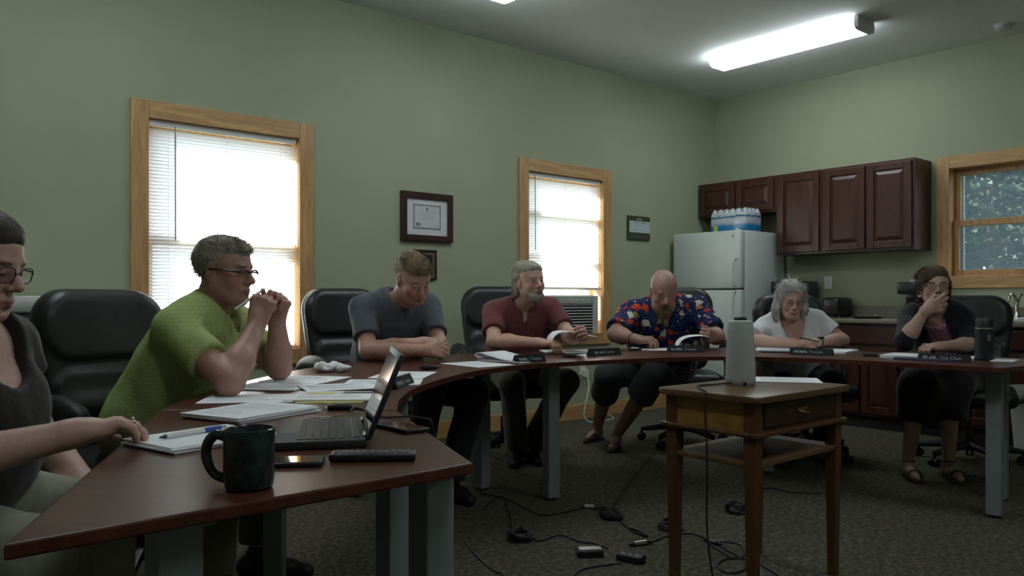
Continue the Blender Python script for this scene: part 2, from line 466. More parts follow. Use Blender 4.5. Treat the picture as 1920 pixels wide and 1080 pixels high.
# ------------------------------------------------------------------ air conditioner in the second window
m_beige = mat('ac_plastic', (0.60, 0.62, 0.58), 0.5, 0.04)
m_beiged = mat('ac_panel_plastic', (0.40, 0.41, 0.38), 0.5, 0.04)  # darker beige for the control panel
ac = thing('air_conditioner', 'beige window air conditioner with louvred grille under the smaller blind', 'air conditioner', RM(-2.42, 0.0, 0.748), RA)
b_ = MB(); b_.box((0, -.11, 0), (.49, .5, .338), .012); b_.build('body', m_beige, ac)
g = MB()
for i in range(9): g.box((.02, -.128, .028 + i * .0245), (.47, -.112, .036 + i * .0245), .002)
g.build('grille', m_beige, ac)
MB().box((.02, -.1115, .02), (.47, -.1095, .25)).build('recess_shade', mat('ac_recess_shade', (.05, .05, .05), .8, .1), ac)  # dark sheet behind the louvres, the recess shade put into its colour
p = MB(); p.box((.01, -.122, .262), (.48, -.108, .328), .005); pn = p.build('control_panel', m_beiged, ac)
k = MB()
for x in (.16, .19, .22, .25, .32, .36, .40): k.box((x, -.126, .282), (x + .018, -.121, .307), .002)
k.build('button', m_beige, pn)
for (xa, xb) in [(.495, .685), (-.165, -.005)]:
    f = MB(); n = 8
    for i in range(n):
        xx = xa + (xb - xa) * i / n; f.box((xx, .02, .0), (xx + (xb - xa) / n * .75, .05, .334), .004)
    f.box((xa, .035, 0), (xb, .042, .334)); f.build('side_curtain', m_beige, ac)

# ------------------------------------------------------------------ things on the long wall
m_dwood = wood('dark_frame_wood', (0.022, 0.008, 0.006), (0.055, 0.02, 0.015), 0.35, 'X')
m_matb = mat('mat_board', (0.62, 0.64, 0.64), 0.8, 0.02)
m_paper = mat('paper', (0.86, 0.88, 0.92), 0.8, 0.02, 12)
m_ink = mat('ink_grey', (0.20, 0.21, 0.22), 0.8, 0.05)
m_inkl = mat('ink_light', (0.45, 0.47, 0.48), 0.8, 0.05)
m_black = mat('black_plastic', (0.012, 0.012, 0.013), 0.45, 0.1)
def frame_on_wall(name, label, cat, a0, a1, z0, z1, fw, depth, mt):
    root = thing(name, label, cat, RM((a0 + a1) / 2, 0, (z0 + z1) / 2), RA)
    w, h = (a1 - a0) / 2, (z1 - z0) / 2
    f = MB()
    f.box((-w, -depth, -h), (-w + fw, -.002, h), .004); f.box((w - fw, -depth, -h), (w, -.002, h), .004)
    f.box((-w + fw, -depth, h - fw), (w - fw, -.002, h), .004); f.box((-w + fw, -depth, -h), (w - fw, -.002, -h + fw), .004)
    f.build('frame', mt, root); return root, w - fw, h - fw
def glyph_line(mb, x0, x1, z, h, y, rnd, dens=0.72):               # a printed line too small to read: strokes of uneven width
    x = x0
    while x < x1:
        wv = rnd.uniform(.4, 1.3) * h
        if rnd.random() < dens: mb.box((x, y - .0006, z), (min(x + wv, x1), y, z + h * rnd.uniform(.7, 1.1)))
        x += wv * 1.25
rr = random.Random(3)
cf, w, h = frame_on_wall('framed_certificate', 'framed white certificate in a dark wood frame, larger of the pair between the windows', 'picture frame', -3.845, -3.385, 1.477, 1.84, .048, .028, m_dwood)
MB().box((-w, -.012, -h), (w, -.006, h)).build('mat_board', m_matb, cf)
d = MB(); d.box((-.125, -.0135, -.09), (.125, -.012, .095)); dc = d.build('certificate', mat('certificate_paper', (0.55, 0.57, 0.57), .8, .02), cf)
e = MB()
for (p, q) in [((-.122, -.0145, -.087), (.122, -.0135, -.078)), ((-.122, -.0145, .083), (.122, -.0135, .092)), ((-.122, -.0145, -.087), (-.113, -.0135, .092)), ((.113, -.0145, -.087), (.122, -.0135, .092))]: e.box(p, q)
e.build('border', m_ink, dc)
e = MB(); e.lathe([(0, 0), (.011, 0), (.011, .001), (0, .001)], n=14, M=Matrix.Translation((0, -.0135, .06)) @ Matrix.Rotation(PI / 2, 4, 'X')); e.build('emblem', m_ink, dc)
e = MB(); e.box((-.1, -.0148, -.068), (-.062, -.0135, -.044)); e.build('seal', m_ink, dc)
e = MB()
for i, z in enumerate((.036, .022, .008, -.004, -.016)): glyph_line(e, -.07 + .012 * (i % 2), .07 - .012 * (i % 2), z, .0045, -.0135, rr)
glyph_line(e, .04, .105, -.066, .004, -.0135, rr); e.build('lettering', m_inkl, dc)
cf2, w, h = frame_on_wall('framed_plaque', 'small dark framed plaque below the certificate, partly behind the man in grey', 'picture frame', -3.735, -3.528, 1.195, 1.418, .02, .018, m_dwood)
MB().box((-w, -.012, -h), (w, -.004, h)).build('backing', mat('plaque_gold', (.16, .12, .05), .5, .15), cf2)
MB().box((-w + .018, -.014, -h + .018), (w - .018, -.012, h - .018)).build('plate', mat('plaque_dark', (.012, .016, .012), .35, .1), cf2)
cf3 = thing('award_plaque', 'small green plaque with a white middle band, right of the smaller window', 'plaque', RM(-1.228, 0, 1.717), RA)
MB().box((-.155, -.02, -.11), (.155, -.002, .11), .003).build('board', mat('plaque_green', (.045, .06, .02), .4, .35, 22), cf3)
d = MB(); d.box((-.14, -.0215, -.045), (.152, -.02, .062)); dp = d.build('band', mat('plaque_white', (.46, .53, .55), .6, .05), cf3)
d = MB(); glyph_line(d, -.08, .09, .042, .009, -.0215, rr); glyph_line(d, -.07, .07, .02, .005, -.0215, rr); glyph_line(d, -.08, -.03, -.025, .008, -.0215, rr); glyph_line(d, .04, .1, -.03, .006, -.0215, rr); d.build('lettering', m_ink, dp)
d = MB(); d.box((-.035, -.0215, .072), (.04, -.02, .088)); d.build('heading', mat('plaque_head', (.3, .31, .28), .6, .05), cf3)
d = MB(); d.box((-.13, -.0215, -.095), (.135, -.02, -.055)); d.build('foot_band', mat('plaque_foot', (.055, .06, .055), .5, .1), cf3)

m_wp = mat('white_plastic', (.72, .72, .68), .4, .02)
def outlet(label, loc, rot, group='wall outlets'):
    o = thing('wall_outlet', label, 'outlet', loc, rot)
    MB().box((-.038, -.007, -.06), (.038, -.001, .06), .003).build('cover_plate', m_wp, o)
    for z in (.022, -.022):
        s = MB(); s.box((-.017, -.0095, z - .015), (.017, -.007, z + .015), .004); so = s.build('socket', m_wp, o)
        q = MB()
        for x in (-.006, .006): q.box((x - .001, -.0099, z - .005), (x + .001, -.0094, z + .006))
        q.build('slot', m_ink, so)
    return o
outlet('white double outlet low on the long wall above the white charger', RM(-1.964, 0, .445), RA)
outlet('white double outlet on the kitchen wall above the toaster', RM(0, -1.23, 1.2), RB)
outlet('white double outlet on the kitchen wall behind the woman in the dark cardigan', RM(0, -2.0, 1.16), RB)
ch = thing('phone_charger', 'white phone charger plugged in low on the long wall with a looped cord', 'charger', RM(-1.955, 0, .40), RA)
MB().box((-.022, -.05, -.03), (.022, -.0105, .035), .006).build('plug', m_wp, ch)
pts = spline([(0, -.05, -.02), (-.02, -.09, -.09), (-.085, -.13, -.2), (-.13, -.15, -.27), (-.16, -.17, -.345), (-.13, -.22, -.392), (0.05, -.22, -.394), (.20, -.18, -.394), (.17, -.12, -.36), (.06, -.08, -.3), (-.06, -.07, -.22)], 8)
MB().tube(pts, .0045, 8).build('cord', m_wp, ch, smooth=True)

# chest freezer at the far left
m_fz = mat('freezer_white', (.52, .54, .53), .35, .02)
fz = thing('chest_freezer', 'low white chest with an overhanging lid against the wall at far left', 'freezer', RM(-7.9, -.62, 0), RA)
MB().box((0, 0, .04), (2.12, .6, .965), .02).build('body', m_fz, fz, smooth=True)
MB().box((-.01, -.03, .985), (2.13, .6, 1.066), .02).build('lid', m_fz, fz, smooth=True)
MB().box((.005, .01, .962), (2.115, .59, .988)).build('gasket', m_ink, fz)  # dark strip under the lid, its colour stands for the gap's shadow

# ================================================================== KITCHEN WALL (x runs to the right along the wall, y into the wall)
m_cab = wood('cherry_cabinet', (0.033, 0.009, 0.0055), (0.068, 0.02, 0.012), 0.34, 'Z', 0.8, spec=0.5)
m_cabx = wood('cherry_cabinet_level', (0.033, 0.009, 0.0055), (0.068, 0.02, 0.012), 0.34, 'X', 0.8, spec=0.5)
def KM(x, y, z): return RM(y, -x, z)
def door(parent, x0, x1, z0, z1, y, name='door'):
    d = MB(); sw = min(.058, (x1 - x0) * .2)
    d.box((x0, y - .02, z0), (x0 + sw, y, z1), .004); d.box((x1 - sw, y - .02, z0), (x1, y, z1), .004)
    d.box((x0 + sw, y - .02, z0), (x1 - sw, y, z0 + sw), .004); d.box((x0 + sw, y - .02, z1 - sw), (x1 - sw, y, z1), .004)
    d.box((x0 + sw, y - .008, z0 + sw), (x1 - sw, y, z1 - sw))
    # raised field with sloped edges
    e = .03; a0, a1, c0, c1 = x0 + sw + .006, x1 - sw - .006, z0 + sw + .006, z1 - sw - .006
    o = [(a0, y - .008, c0), (a1, y - .008, c0), (a1, y - .008, c1), (a0, y - .008, c1)]
    i = [(a0 + e, y - .019, c0 + e), (a1 - e, y - .019, c0 + e), (a1 - e, y - .019, c1 - e), (a0 + e, y - .019, c1 - e)]
    for k in range(4): d.quad(o[k], o[(k + 1) % 4], i[(k + 1) % 4], i[k])
    d.quad(*i)
    return d.build(name, m_cab, parent)
def upper(label, x0, x1, z0, z1, ndoor):
    c = thing('wall_cabinet', label, 'cabinet', KM(x0, 0, z0), RB)
    W, Hh = x1 - x0, z1 - z0
    MB().box((0, -.31, 0), (W, -.001, Hh), .002).build('body', m_cab, c)
    g = .022; w = (W - g * (ndoor + 1)) / ndoor
    for i in range(ndoor): door(c, g + i * (w + g), g + i * (w + g) + w, .02, Hh - .02, -.311)
    return c
upper('short two-door cherry wall cabinet above the refrigerator', .016, .886, 1.865, 2.2, 2)
upper('tall single-door cherry wall cabinet beside the refrigerator', .888, 1.338, 1.455, 2.2, 1)
upper('tall two-door cherry wall cabinet beside the kitchen window', 1.34, 2.135, 1.455, 2.2, 2)

# refrigerator
m_fr = mat('fridge_enamel', (.56, .61, .59), .38, .015, 8, .05, bscale=260, bdist=.0008)
m_gap = mat('seal_grey', (.12, .12, .12), .7, .05)
m_trimw = mat('handle_white', (.58, .60, .58), .35, .02)
fr = thing('refrigerator', 'white top-freezer refrigerator in the room corner', 'refrigerator', KM(.061, -.78, 0), RB)
FW = .755
MB().box((0, .075, .03), (FW, .73, 1.675), .008).build('body', m_fr, fr, smooth=True)
MB().box((.01, .066, .06), (FW - .01, .076, 1.665)).build('gasket', m_gap, fr)
MB().box((.02, .05, .02), (FW - .02, .075, .1)).build('kick_plate', m_gap, fr)
d1 = MB().box((0, 0, 1.147), (FW, .066, 1.675), .014, 3).build('freezer_door', m_fr, fr, smooth=True)
d2 = MB().box((0, 0, .105), (FW, .066, 1.135), .014, 3).build('refrigerator_door', m_fr, fr, smooth=True)
for dd, za, zb in ((d1, 1.165, 1.42), (d2, .78, 1.118)):
    hm = MB(); hx = FW - .05
    hm.tube(spline([(hx, -.002, za), (hx, -.04, za + .02), (hx - .005, -.046, (za + zb) / 2), (hx, -.04, zb - .02), (hx, -.002, zb)], 6), .011, 10)
    hm.build('handle', m_trimw, dd, smooth=True)
hm = MB(); hm.cyl((FW - .045, .02, 1.675), (FW - .045, .02, 1.69), .02, .015); hm.build('hinge_cap', m_trimw, fr)
hm = MB(); hm.sphere((FW - .08, -.003, 1.63), (.014, .006, .014), 2); hm.build('badge', m_trimw, d1, smooth=True)

# water bottle pack
m_film, nt, b = new_mat('printed_film')
t = nt.nodes.new('ShaderNodeTexCoord'); sx = nt.nodes.new('ShaderNodeSeparateXYZ'); nt.links.new(t.outputs['Object'], sx.inputs[0])
nz = noise(nt, coords(nt, (1, 1, 1)), 18, 3); ad = nt.nodes.new('ShaderNodeMath'); ad.operation = 'MULTIPLY_ADD'; ad.inputs[1].default_value = .05
nt.links.new(nz.outputs['Fac'], ad.inputs[0]); nt.links.new(sx.outputs['Z'], ad.inputs[2])
rm = ramp(nt, ad.outputs[0], [(.0, (.012, .14, .33)), (.085, (.02, .2, .42)), (.1, (.30, .36, .5)), (.13, (.5, .52, .56)), (.16, (.42, .45, .5)), (.166, (.03, .15, .28)), (.178, (.03, .15, .28)), (.184, (.5, .53, .57))])
rm.color_ramp.interpolation = 'LINEAR'; nt.links.new(rm.outputs[0], b.inputs['Base Color']); b.inputs['Roughness'].default_value = .15
m_pet = mat('clear_bottle', (.42, .46, .5), .12, .1, spec=.7)
m_cap = mat('bottle_cap', (.62, .64, .66), .35, .05)
wp = thing('water_bottle_pack', 'shrink-wrapped pack of water bottles lying on top of the refrigerator', 'bottle pack', KM(.345, -.58, 1.677), RB)
k = MB(); k.box((0, 0, .002), (.4, .26, .19), .025, 3)
k.build('shrink_wrap', m_film, wp, smooth=True)
k = MB(); k.box((.045, -.0015, .01), (.085, .004, .07), .001); k.build('sticker', mat('sticker_yellow', (.42, .5, .05), .5, .1), wp)
for i in range(6):
    for j in range(4):
        x, y = .034 + i * .0664, .033 + j * .0647
        bo = MB(); bo.lathe([(.03, .17), (.03, .185), (.024, .2), (.0145, .21), (.0135, .214)], (x, y, 0), 12)
        bo2 = bo.build('bottle', m_pet, wp, smooth=True)
        MB().lathe([(0, .208), (.0155, .208), (.0155, .222), (0, .222)], (x, y, 0), 12).build('cap', m_cap, bo2, smooth=True, auto=30)

# base units, worktop
m_stone = mat('worktop_laminate', (.17, .16, .12), .35, .25, 60, spec=.5)
m_kick = mat('kick_board', (.012, .01, .009), .7, .1)
units = [(.86, 1.5, 'base cabinet nearest the refrigerator'), (1.502, 2.14, 'base cabinet behind the woman in white and the coffee maker'), (2.142, 3.02, 'sink base cabinet under the kitchen window'), (3.022, 3.66, 'base cabinet at the right end of the worktop')]
for x0, x1, nm in units:
    c = thing('base_cabinet', 'cherry ' + nm, 'cabinet', KM(x0, -.6, 0), RB)
    W = x1 - x0
    MB().box((0, .02, .1), (W, .598, .848), .002).build('body', m_cab, c)
    MB().box((0, .07, 0), (W, .59, .1)).build('kick_board', m_kick, c)
    w = (W - .06) / 2
    for i in range(2): door(c, .02 + i * (w + .02), .02 + i * (w + .02) + w, .125, .655, .019)
    dr = MB(); dr.box((.02, 0, .685), (W - .02, .019, .825), .006); dr.build('drawer_front', m_cabx, c)
ct = thing('countertop', 'dark stone-look countertop running along the kitchen wall', 'countertop', KM(.84, -.635, .85), RB)
MB().box((0, 0, 0), (2.84, .633, .04), .012, 3).build('slab', m_stone, ct, smooth=True)
MB().box((0, .612, .04), (2.84, .633, .14), .004).build('backsplash', m_stone, ct)
sk = MB(); sk.box((1.45, .1, .0405), (2.0, .5, .043), .001); sk.build('sink_rim', mat('sink_steel', (.35, .35, .35), .3, .05, metal=1), ct)
m_chrome = mat('chrome', (.6, .6, .6), .12, .03, metal=1)
fc = thing('kitchen_faucet', 'chrome faucet standing at the back of the sink', 'faucet', KM(2.80, -.10, .891), RB)
k = MB(); k.lathe([(0, 0), (.028, 0), (.026, .02), (.016, .05), (.015, .12), (0, .125)], n=16); k.build('base', m_chrome, fc, smooth=True)
k = MB(); k.tube(spline([(0, 0, .1), (0, -.02, .16), (0, -.09, .2), (0, -.16, .18), (0, -.18, .14)], 6), .011, 10); k.build('spout', m_chrome, fc, smooth=True)
k = MB(); k.tube([(0, 0, .12), (.015, .01, .17), (.03, .02, .2)], [.009, .007, .01], 8); k.build('lever', m_chrome, fc, smooth=True)

m_appl = mat('appliance_black', (.010, .010, .011), .3, .1)
cm = thing('coffee_maker', 'black coffee maker on the counter behind the woman in the dark cardigan', 'coffee maker', KM(2.10, -.33, .89), RB)
k = MB(); k.box((-.1, 0, 0), (.1, .24, .035), .01); k.build('base', m_appl, cm, smooth=True)
k = MB(); k.box((-.1, .14, .035), (.1, .24, .29), .01); k.build('water_tank', m_appl, cm, smooth=True)
k = MB(); k.box((-.1, -.01, .2), (.1, .15, .3), .015); k.build('brew_head', m_appl, cm, smooth=True)
k = MB(); k.lathe([(0, .037), (.05, .037), (.066, .08), (.06, .13), (.045, .16), (.05, .175), (0, .175)], (0, .065, 0), 18); kk = k.build('carafe', mat('carafe_glass', (.02, .018, .016), .05, .1), cm, smooth=True)
k = MB(); k.tube(spline([(0, .0, .15), (0, -.05, .15), (0, -.055, .1), (0, .005, .07)], 5), .008, 8); k.build('handle', m_appl, kk, smooth=True)
to = thing('toaster', 'black two-slot toaster on the counter right of the woman in white', 'toaster', KM(1.42, -.33, .89), RB)
k = MB(); k.box((-.08, 0, .012), (.08, .27, .175), .03, 4); k.build('shell', m_appl, to, smooth=True)
k = MB(); k.box((-.045, .04, .172), (-.015, .23, .178)); k.box((.015, .04, .172), (.045, .23, .178)); k.build('slot', m_kick, to)
k = MB(); k.box((-.012, -.02, .1), (.012, .002, .115), .003); k.build('lever', m_gap, to)
k = MB()
for sx_ in (-.07, .07):
    for sy_ in (.03, .24): k.cyl((sx_, sy_, 0), (sx_, sy_, .014), .01, n=10)
k.build('foot', m_gap, to)
mw = thing('microwave_oven', 'black microwave on the counter beside the refrigerator, behind the woman in white', 'microwave', KM(.885, -.40, .89), RB)
k = MB(); k.box((0, .0, .01), (.285, .33, .325), .01); k.build('body', m_appl, mw, smooth=True)
k = MB(); k.box((.012, -.018, .03), (.205, -.001, .3), .006); kk = k.build('door', mat('microwave_glass', (.01, .01, .011), .08, .1), mw, smooth=True)
k = MB(); k.tube([(.19, -.03, .06), (.19, -.03, .27)], .007, 8); k.build('handle', m_gap, kk, smooth=True)
k = MB(); k.box((.213, -.012, .03), (.276, -.001, .3), .003); k.build('control_panel', m_gap, mw)
k = MB()
for sx_ in (.03, .255):
    for sy_ in (.03, .3): k.cyl((sx_, sy_, 0), (sx_, sy_, .012), .012, n=8)
k.build('foot', m_gap, mw)
tr = thing('serving_tray', 'flat dark tray with a small metal knob on the counter behind the coffee maker', 'tray', KM(1.80, -.42, .89), RB)
k = MB(); k.lathe([(0, 0), (.1, 0), (.125, .012), (.12, .014), (.098, .004), (0, .004)], n=28); k.build('dish', m_appl, tr, smooth=True)
k = MB(); k.sphere((.08, -.03, .022), .014, 2); k.build('knob', m_chrome, tr, smooth=True)
for i in range(3):
    k = MB(); k.box((-.11, -.14, 0), (.11, .14, .008), .001)
    o = k.build('paper_stack', m_paper, None, loc=KM(2.98 + .02 * i, -.38, .8905 + .0085 * i), rotz=RB + .1 * i)
    tag(o, ['lowest white paper stack at the right end of the countertop', 'middle white paper stack on the right end of the countertop', 'topmost white paper stack on the right end of the countertop'][i], 'paper', 'papers on the countertop')
bn = thing('waste_bin', 'pale waste bin on the floor at the right edge behind the table end', 'bin', (3.52, 5.38, 0))
k = MB(); k.lathe([(0, .004), (.12, .004), (.155, .44), (.163, .44), (.163, .46), (.15, .46), (.117, .012), (0, .012)], n=28); k.build('tub', m_fz, bn, smooth=True)
k = MB(); k.lathe([(.152, .43), (.17, .45), (.172, .40), (.168, .36)], n=28); k.build('liner', mat('bin_liner', (.5, .5, .5), .5, .05), bn, smooth=True)

# ================================================================== CEILING
LAMP = 9.5
m_lamp = emit('lamp_diffuser', (0.90, 0.98, 1.0), LAMP)
m_endc = mat('lamp_end_cap', (.55, .56, .57), .4, .03)
def lamp(a, b0, label):
    l = thing('ceiling_light', label, 'ceiling light', RM(a, b0, CEIL), RA, 'ceiling lights')
    L = 1.30
    MB().box((-.09, -L + .01, -.03), (.09, -.01, -.001)).build('tray', m_endc, l)
    prof = [(-.115, -.028), (-.125, -.05), (-.115, -.082), (-.085, -.095), (.085, -.095), (.115, -.082), (.125, -.05), (.115, -.028)]
    k = MB()
    A_ = [k.bm.verts.new((x, -.02, z)) for x, z in prof]; B_ = [k.bm.verts.new((x, -L + .03, z)) for x, z in prof]
    for i in range(len(prof)): k.bm.faces.new((A_[i], A_[(i + 1) % 8], B_[(i + 1) % 8], B_[i]))
    k.bm.faces.new(A_); k.bm.faces.new(B_[::-1]); k.build('diffuser', m_lamp, l, smooth=True)
    for ya, yb in ((-L, -L + .03),):
        k = MB(); P = [(x * 1.04, z * 1.03 if z < -.03 else -.001) for x, z in prof]
        A_ = [k.bm.verts.new((x, ya, z)) for x, z in P]; B_ = [k.bm.verts.new((x, yb, z)) for x, z in P]
        for i in range(8): k.bm.faces.new((A_[i], A_[(i + 1) % 8], B_[(i + 1) % 8], B_[i]))
        k.bm.faces.new(A_); k.bm.faces.new(B_[::-1]); k.build('end_cap', m_endc, l, smooth=True)
    return l
lamp(-1.245, -.885, 'long glowing ceiling light over the kitchen end of the room')
lamp(-3.68, -.86, 'glowing ceiling light cut off by the top edge above the smaller window')
lamp(-6.1, -.86, 'ceiling light over the far left end of the window wall')
lamp(-3.68, -4.4, 'unseen ceiling light kept as fill over the middle of the room')  # out-of-view lamp, kept to brighten surfaces turned to the viewer
lamp(-6.1, -4.4, 'unseen ceiling light added as fill above the near left end of the room')  # out-of-view lamp, added to brighten the papers and soften shadows
sm = thing('smoke_detector', 'small round white detector on the ceiling near the kitchen window', 'smoke detector', RM(-.318, -2.773, CEIL), RA)
MB().lathe([(0, -.001), (.07, -.001), (.07, -.012), (0, -.012)], n=24).build('base', m_endc, sm, smooth=True, auto=30)
MB().lathe([(.055, -.012), (.055, -.028), (.04, -.038), (0, -.04)], n=24).build('cover', m_endc, sm, smooth=True)

# ================================================================== OUTSIDE
m_grass = mat('grass_ground', (.03, .05, .015), .9, .4, 3)
mb = MB(); mb.box((-30, .3, -.6), (30, 30, -.5)); mb.box((.3, -30, -.6), (30, .3, -.5)); g = struct(mb.build('ground', m_grass, loc=CORNER, rotz=TH))
m_leaf = mat('leaf_green', (.030, .058, .034), .6, .6, 5)
m_bark = mat('bark', (.05, .035, .025), .9, .3, 12, .4)
def tree(a, b, r, h, n, label, seed):
    t = thing('tree', label, 'tree', RM(a, b, -.5), 0, 'trees outside the kitchen window')
    rs = np.random.RandomState(seed)
    k = MB(); k.tube([(0, 0, 0), (.05, 0, h * .4), (0, .06, h * .8)], [.14, .11, .05], 8); k.build('trunk', m_bark, t, smooth=True)
    d = rs.normal(size=(n, 3)); d /= np.linalg.norm(d, axis=1)[:, None]
    rad = rs.uniform(.35, 1, n) ** .5 * (1 + .18 * np.sin(5 * d[:, 0] + seed) + .15 * np.sin(7 * d[:, 2] + 2))
    P = d * rad[:, None] * np.array([r, r, h * .45]) + np.array([0, 0, h * .58])
    a1 = rs.normal(size=(n, 3)); a1 /= np.linalg.norm(a1, axis=1)[:, None]
    a2 = np.cross(a1, rs.normal(size=(n, 3))); a2 /= np.linalg.norm(a2, axis=1)[:, None]
    s = rs.uniform(.03, .065, n)[:, None]
    V4 = np.stack([P - a1 * s, P + a2 * s * .55, P + a1 * s, P - a2 * s * .55], 1).reshape(-1, 3)
    o = np_mesh('foliage', V4, np.arange(n * 4).reshape(n, 4), m_leaf, t); return t
for i, (a, b, r, h, n, lb) in enumerate([(3.0, -1.6, 1.7, 5.2, 22000, 'bushy green tree close outside the kitchen window'), (4.2, -.1, 1.7, 5.6, 20000, 'leafy tree standing left of the bushy tree outside the kitchen window'), (4.4, -3.2, 1.8, 5.4, 18000, 'leafy tree standing right of the bushy tree outside the kitchen window'), (6.4, -.8, 2.4, 7.5, 26000, 'tall tree behind the bushy tree outside the kitchen window'), (6.6, 2.0, 2.4, 7.5, 20000, 'tall dark tree behind the left leafy tree outside')]):
    tree(a, b, r, h, n, lb, 11 + i)
# ================================================================== HORSESHOE TABLES
m_top, nt, b = new_mat('mahogany_top')
v = coords(nt, (3, 18, 3), rot=(0, 0, .7)); n = noise(nt, v, 2.5, 6, .6, .5)
r = ramp(nt, n.outputs['Fac'], [(.35, (.062, .017, .011)), (.7, (.10, .030, .018))])
nt.links.new(r.outputs[0], b.inputs['Base Color']); b.inputs['Roughness'].default_value = .33; b.inputs['Specular IOR Level'].default_value = .30
m_leg = mat('grey_metal', (.19, .215, .225), .45, .05, 20)
def table(label, inner, outer, legs, ang):
    poly = [(p[0], p[1]) for p in inner] + [(p[0], p[1]) for p in outer]
    c = sum((Vector((p[0], p[1], 0)) for p in poly), Vector()) / len(poly)
    t = thing('meeting_table', label, 'table', (c.x, c.y, 0), 0, 'sections of the horseshoe table')
    MB().prism([(p[0] - c.x, p[1] - c.y) for p in poly], TOP - .022, TOP, .004, 2).build('tabletop', m_top, t)
    for (x, y, an) in legs:
        M = Matrix.Translation((x - c.x, y - c.y, 0)) @ Matrix.Rotation(an, 4, 'Z')
        l = MB().box((-.034, -.034, .012), (.034, .034, TOP - .022), .004, M=M).build('leg', m_leg, t)
        MB().box((-.048, -.048, TOP - .035), (.048, .048, TOP - .0225), .002, M=M).build('mounting_plate', m_leg, l)
        k = MB(); k.cyl((x - c.x, y - c.y, 0), (x - c.x, y - c.y, .013), .03, n=14); k.build('foot', m_black, l)
    return t
table('near left section of the horseshoe table under the laptop and mug', [(-.642, 1.01), (-.074, 1.515), (-.322, 2.232)], [(-.985, 2.238)],
      [(-.165, 1.63, .72), (-.52, 1.23, .72), (-.30, 2.03, .72), (-.87, 2.1, .3)], 0)
in2 = spline([(-.3225, 2.24, 0), (-.348, 2.5, 0), (-.335, 2.8, 0), (-.254, 3.18, 0), (-.124, 3.52, 0), (.12, 3.84, 0), (.5, 4.1, 0)], 6)
out2 = spline([(.12, 4.76, 0), (-.3, 4.52, 0), (-.66, 4.13, 0), (-.9, 3.65, 0), (-1.0, 3.1, 0), (-1.02, 2.6, 0), (-.986, 2.245, 0)], 6)
table('curved far left section of the horseshoe table between the green and maroon shirts', in2, out2, [(-.392, 2.75, .1), (-.165, 4.42, .75), (.205, 4.2, .5), (-.86, 2.9, 0)], 0)
in3 = spline([(.503, 4.103, 0), (.9, 4.28, 0), (1.2, 4.33, 0), (1.5, 4.24, 0), (1.75, 4.06, 0), (1.95, 3.87, 0), (2.2, 3.6, 0)], 6)
out3 = spline([(2.8, 4.02, 0), (2.5, 4.42, 0), (2.15, 4.72, 0), (1.8, 4.95, 0), (1.3, 5.1, 0), (.8, 5.05, 0), (.124, 4.764, 0)], 6)
table('curved right section of the horseshoe table in front of the kitchen', in3, out3, [(2.33, 3.86, -.75), (1.55, 4.85, -.3), (2.55, 4.18, -.75)], 0)

# ================================================================== OFFICE CHAIRS
m_leather = mat('black_leather', (.011, .013, .014), .42, .15, 14, .25, bscale=90, bdist=.003, spec=.5)
m_shell = mat('chair_shell', (.03, .033, .036), .35, .1)
m_arm = mat('armrest_pad', (.013, .014, .015), .5, .1, 14, spec=.3)
def rbox(c, bx, r):
    def f(X, Y, Z):
        q = [np.abs(P - c[i]) - (bx[i] - r) for i, P in enumerate((X, Y, Z))]
        return np.sqrt(sum(np.maximum(a, 0) ** 2 for a in q)) + np.minimum(np.maximum(np.maximum(q[0], q[1]), q[2]), 0) - r
    return f
def panel(cz, hw, hh, rr_, y0, t, e, taper=0.0):
    def f(X, Y, Z):
        yy = Y - (y0 + .13 * (Z - .5) + .0 * X) + .55 * X * X
        w = hw - taper * (cz + hh - Z)
        qx = np.abs(X) - (w - rr_); qz = np.abs(Z - cz) - (hh - rr_)
        d2 = np.sqrt(np.maximum(qx, 0) ** 2 + np.maximum(qz, 0) ** 2) + np.minimum(np.maximum(qx, qz), 0) - rr_
        a = d2 + e; b_ = np.abs(yy) - t + e + 0 * a
        a = a + 0 * b_
        return np.sqrt(np.maximum(a, 0) ** 2 + np.maximum(b_, 0) ** 2) + np.minimum(np.maximum(a, b_), 0) - e
    return f
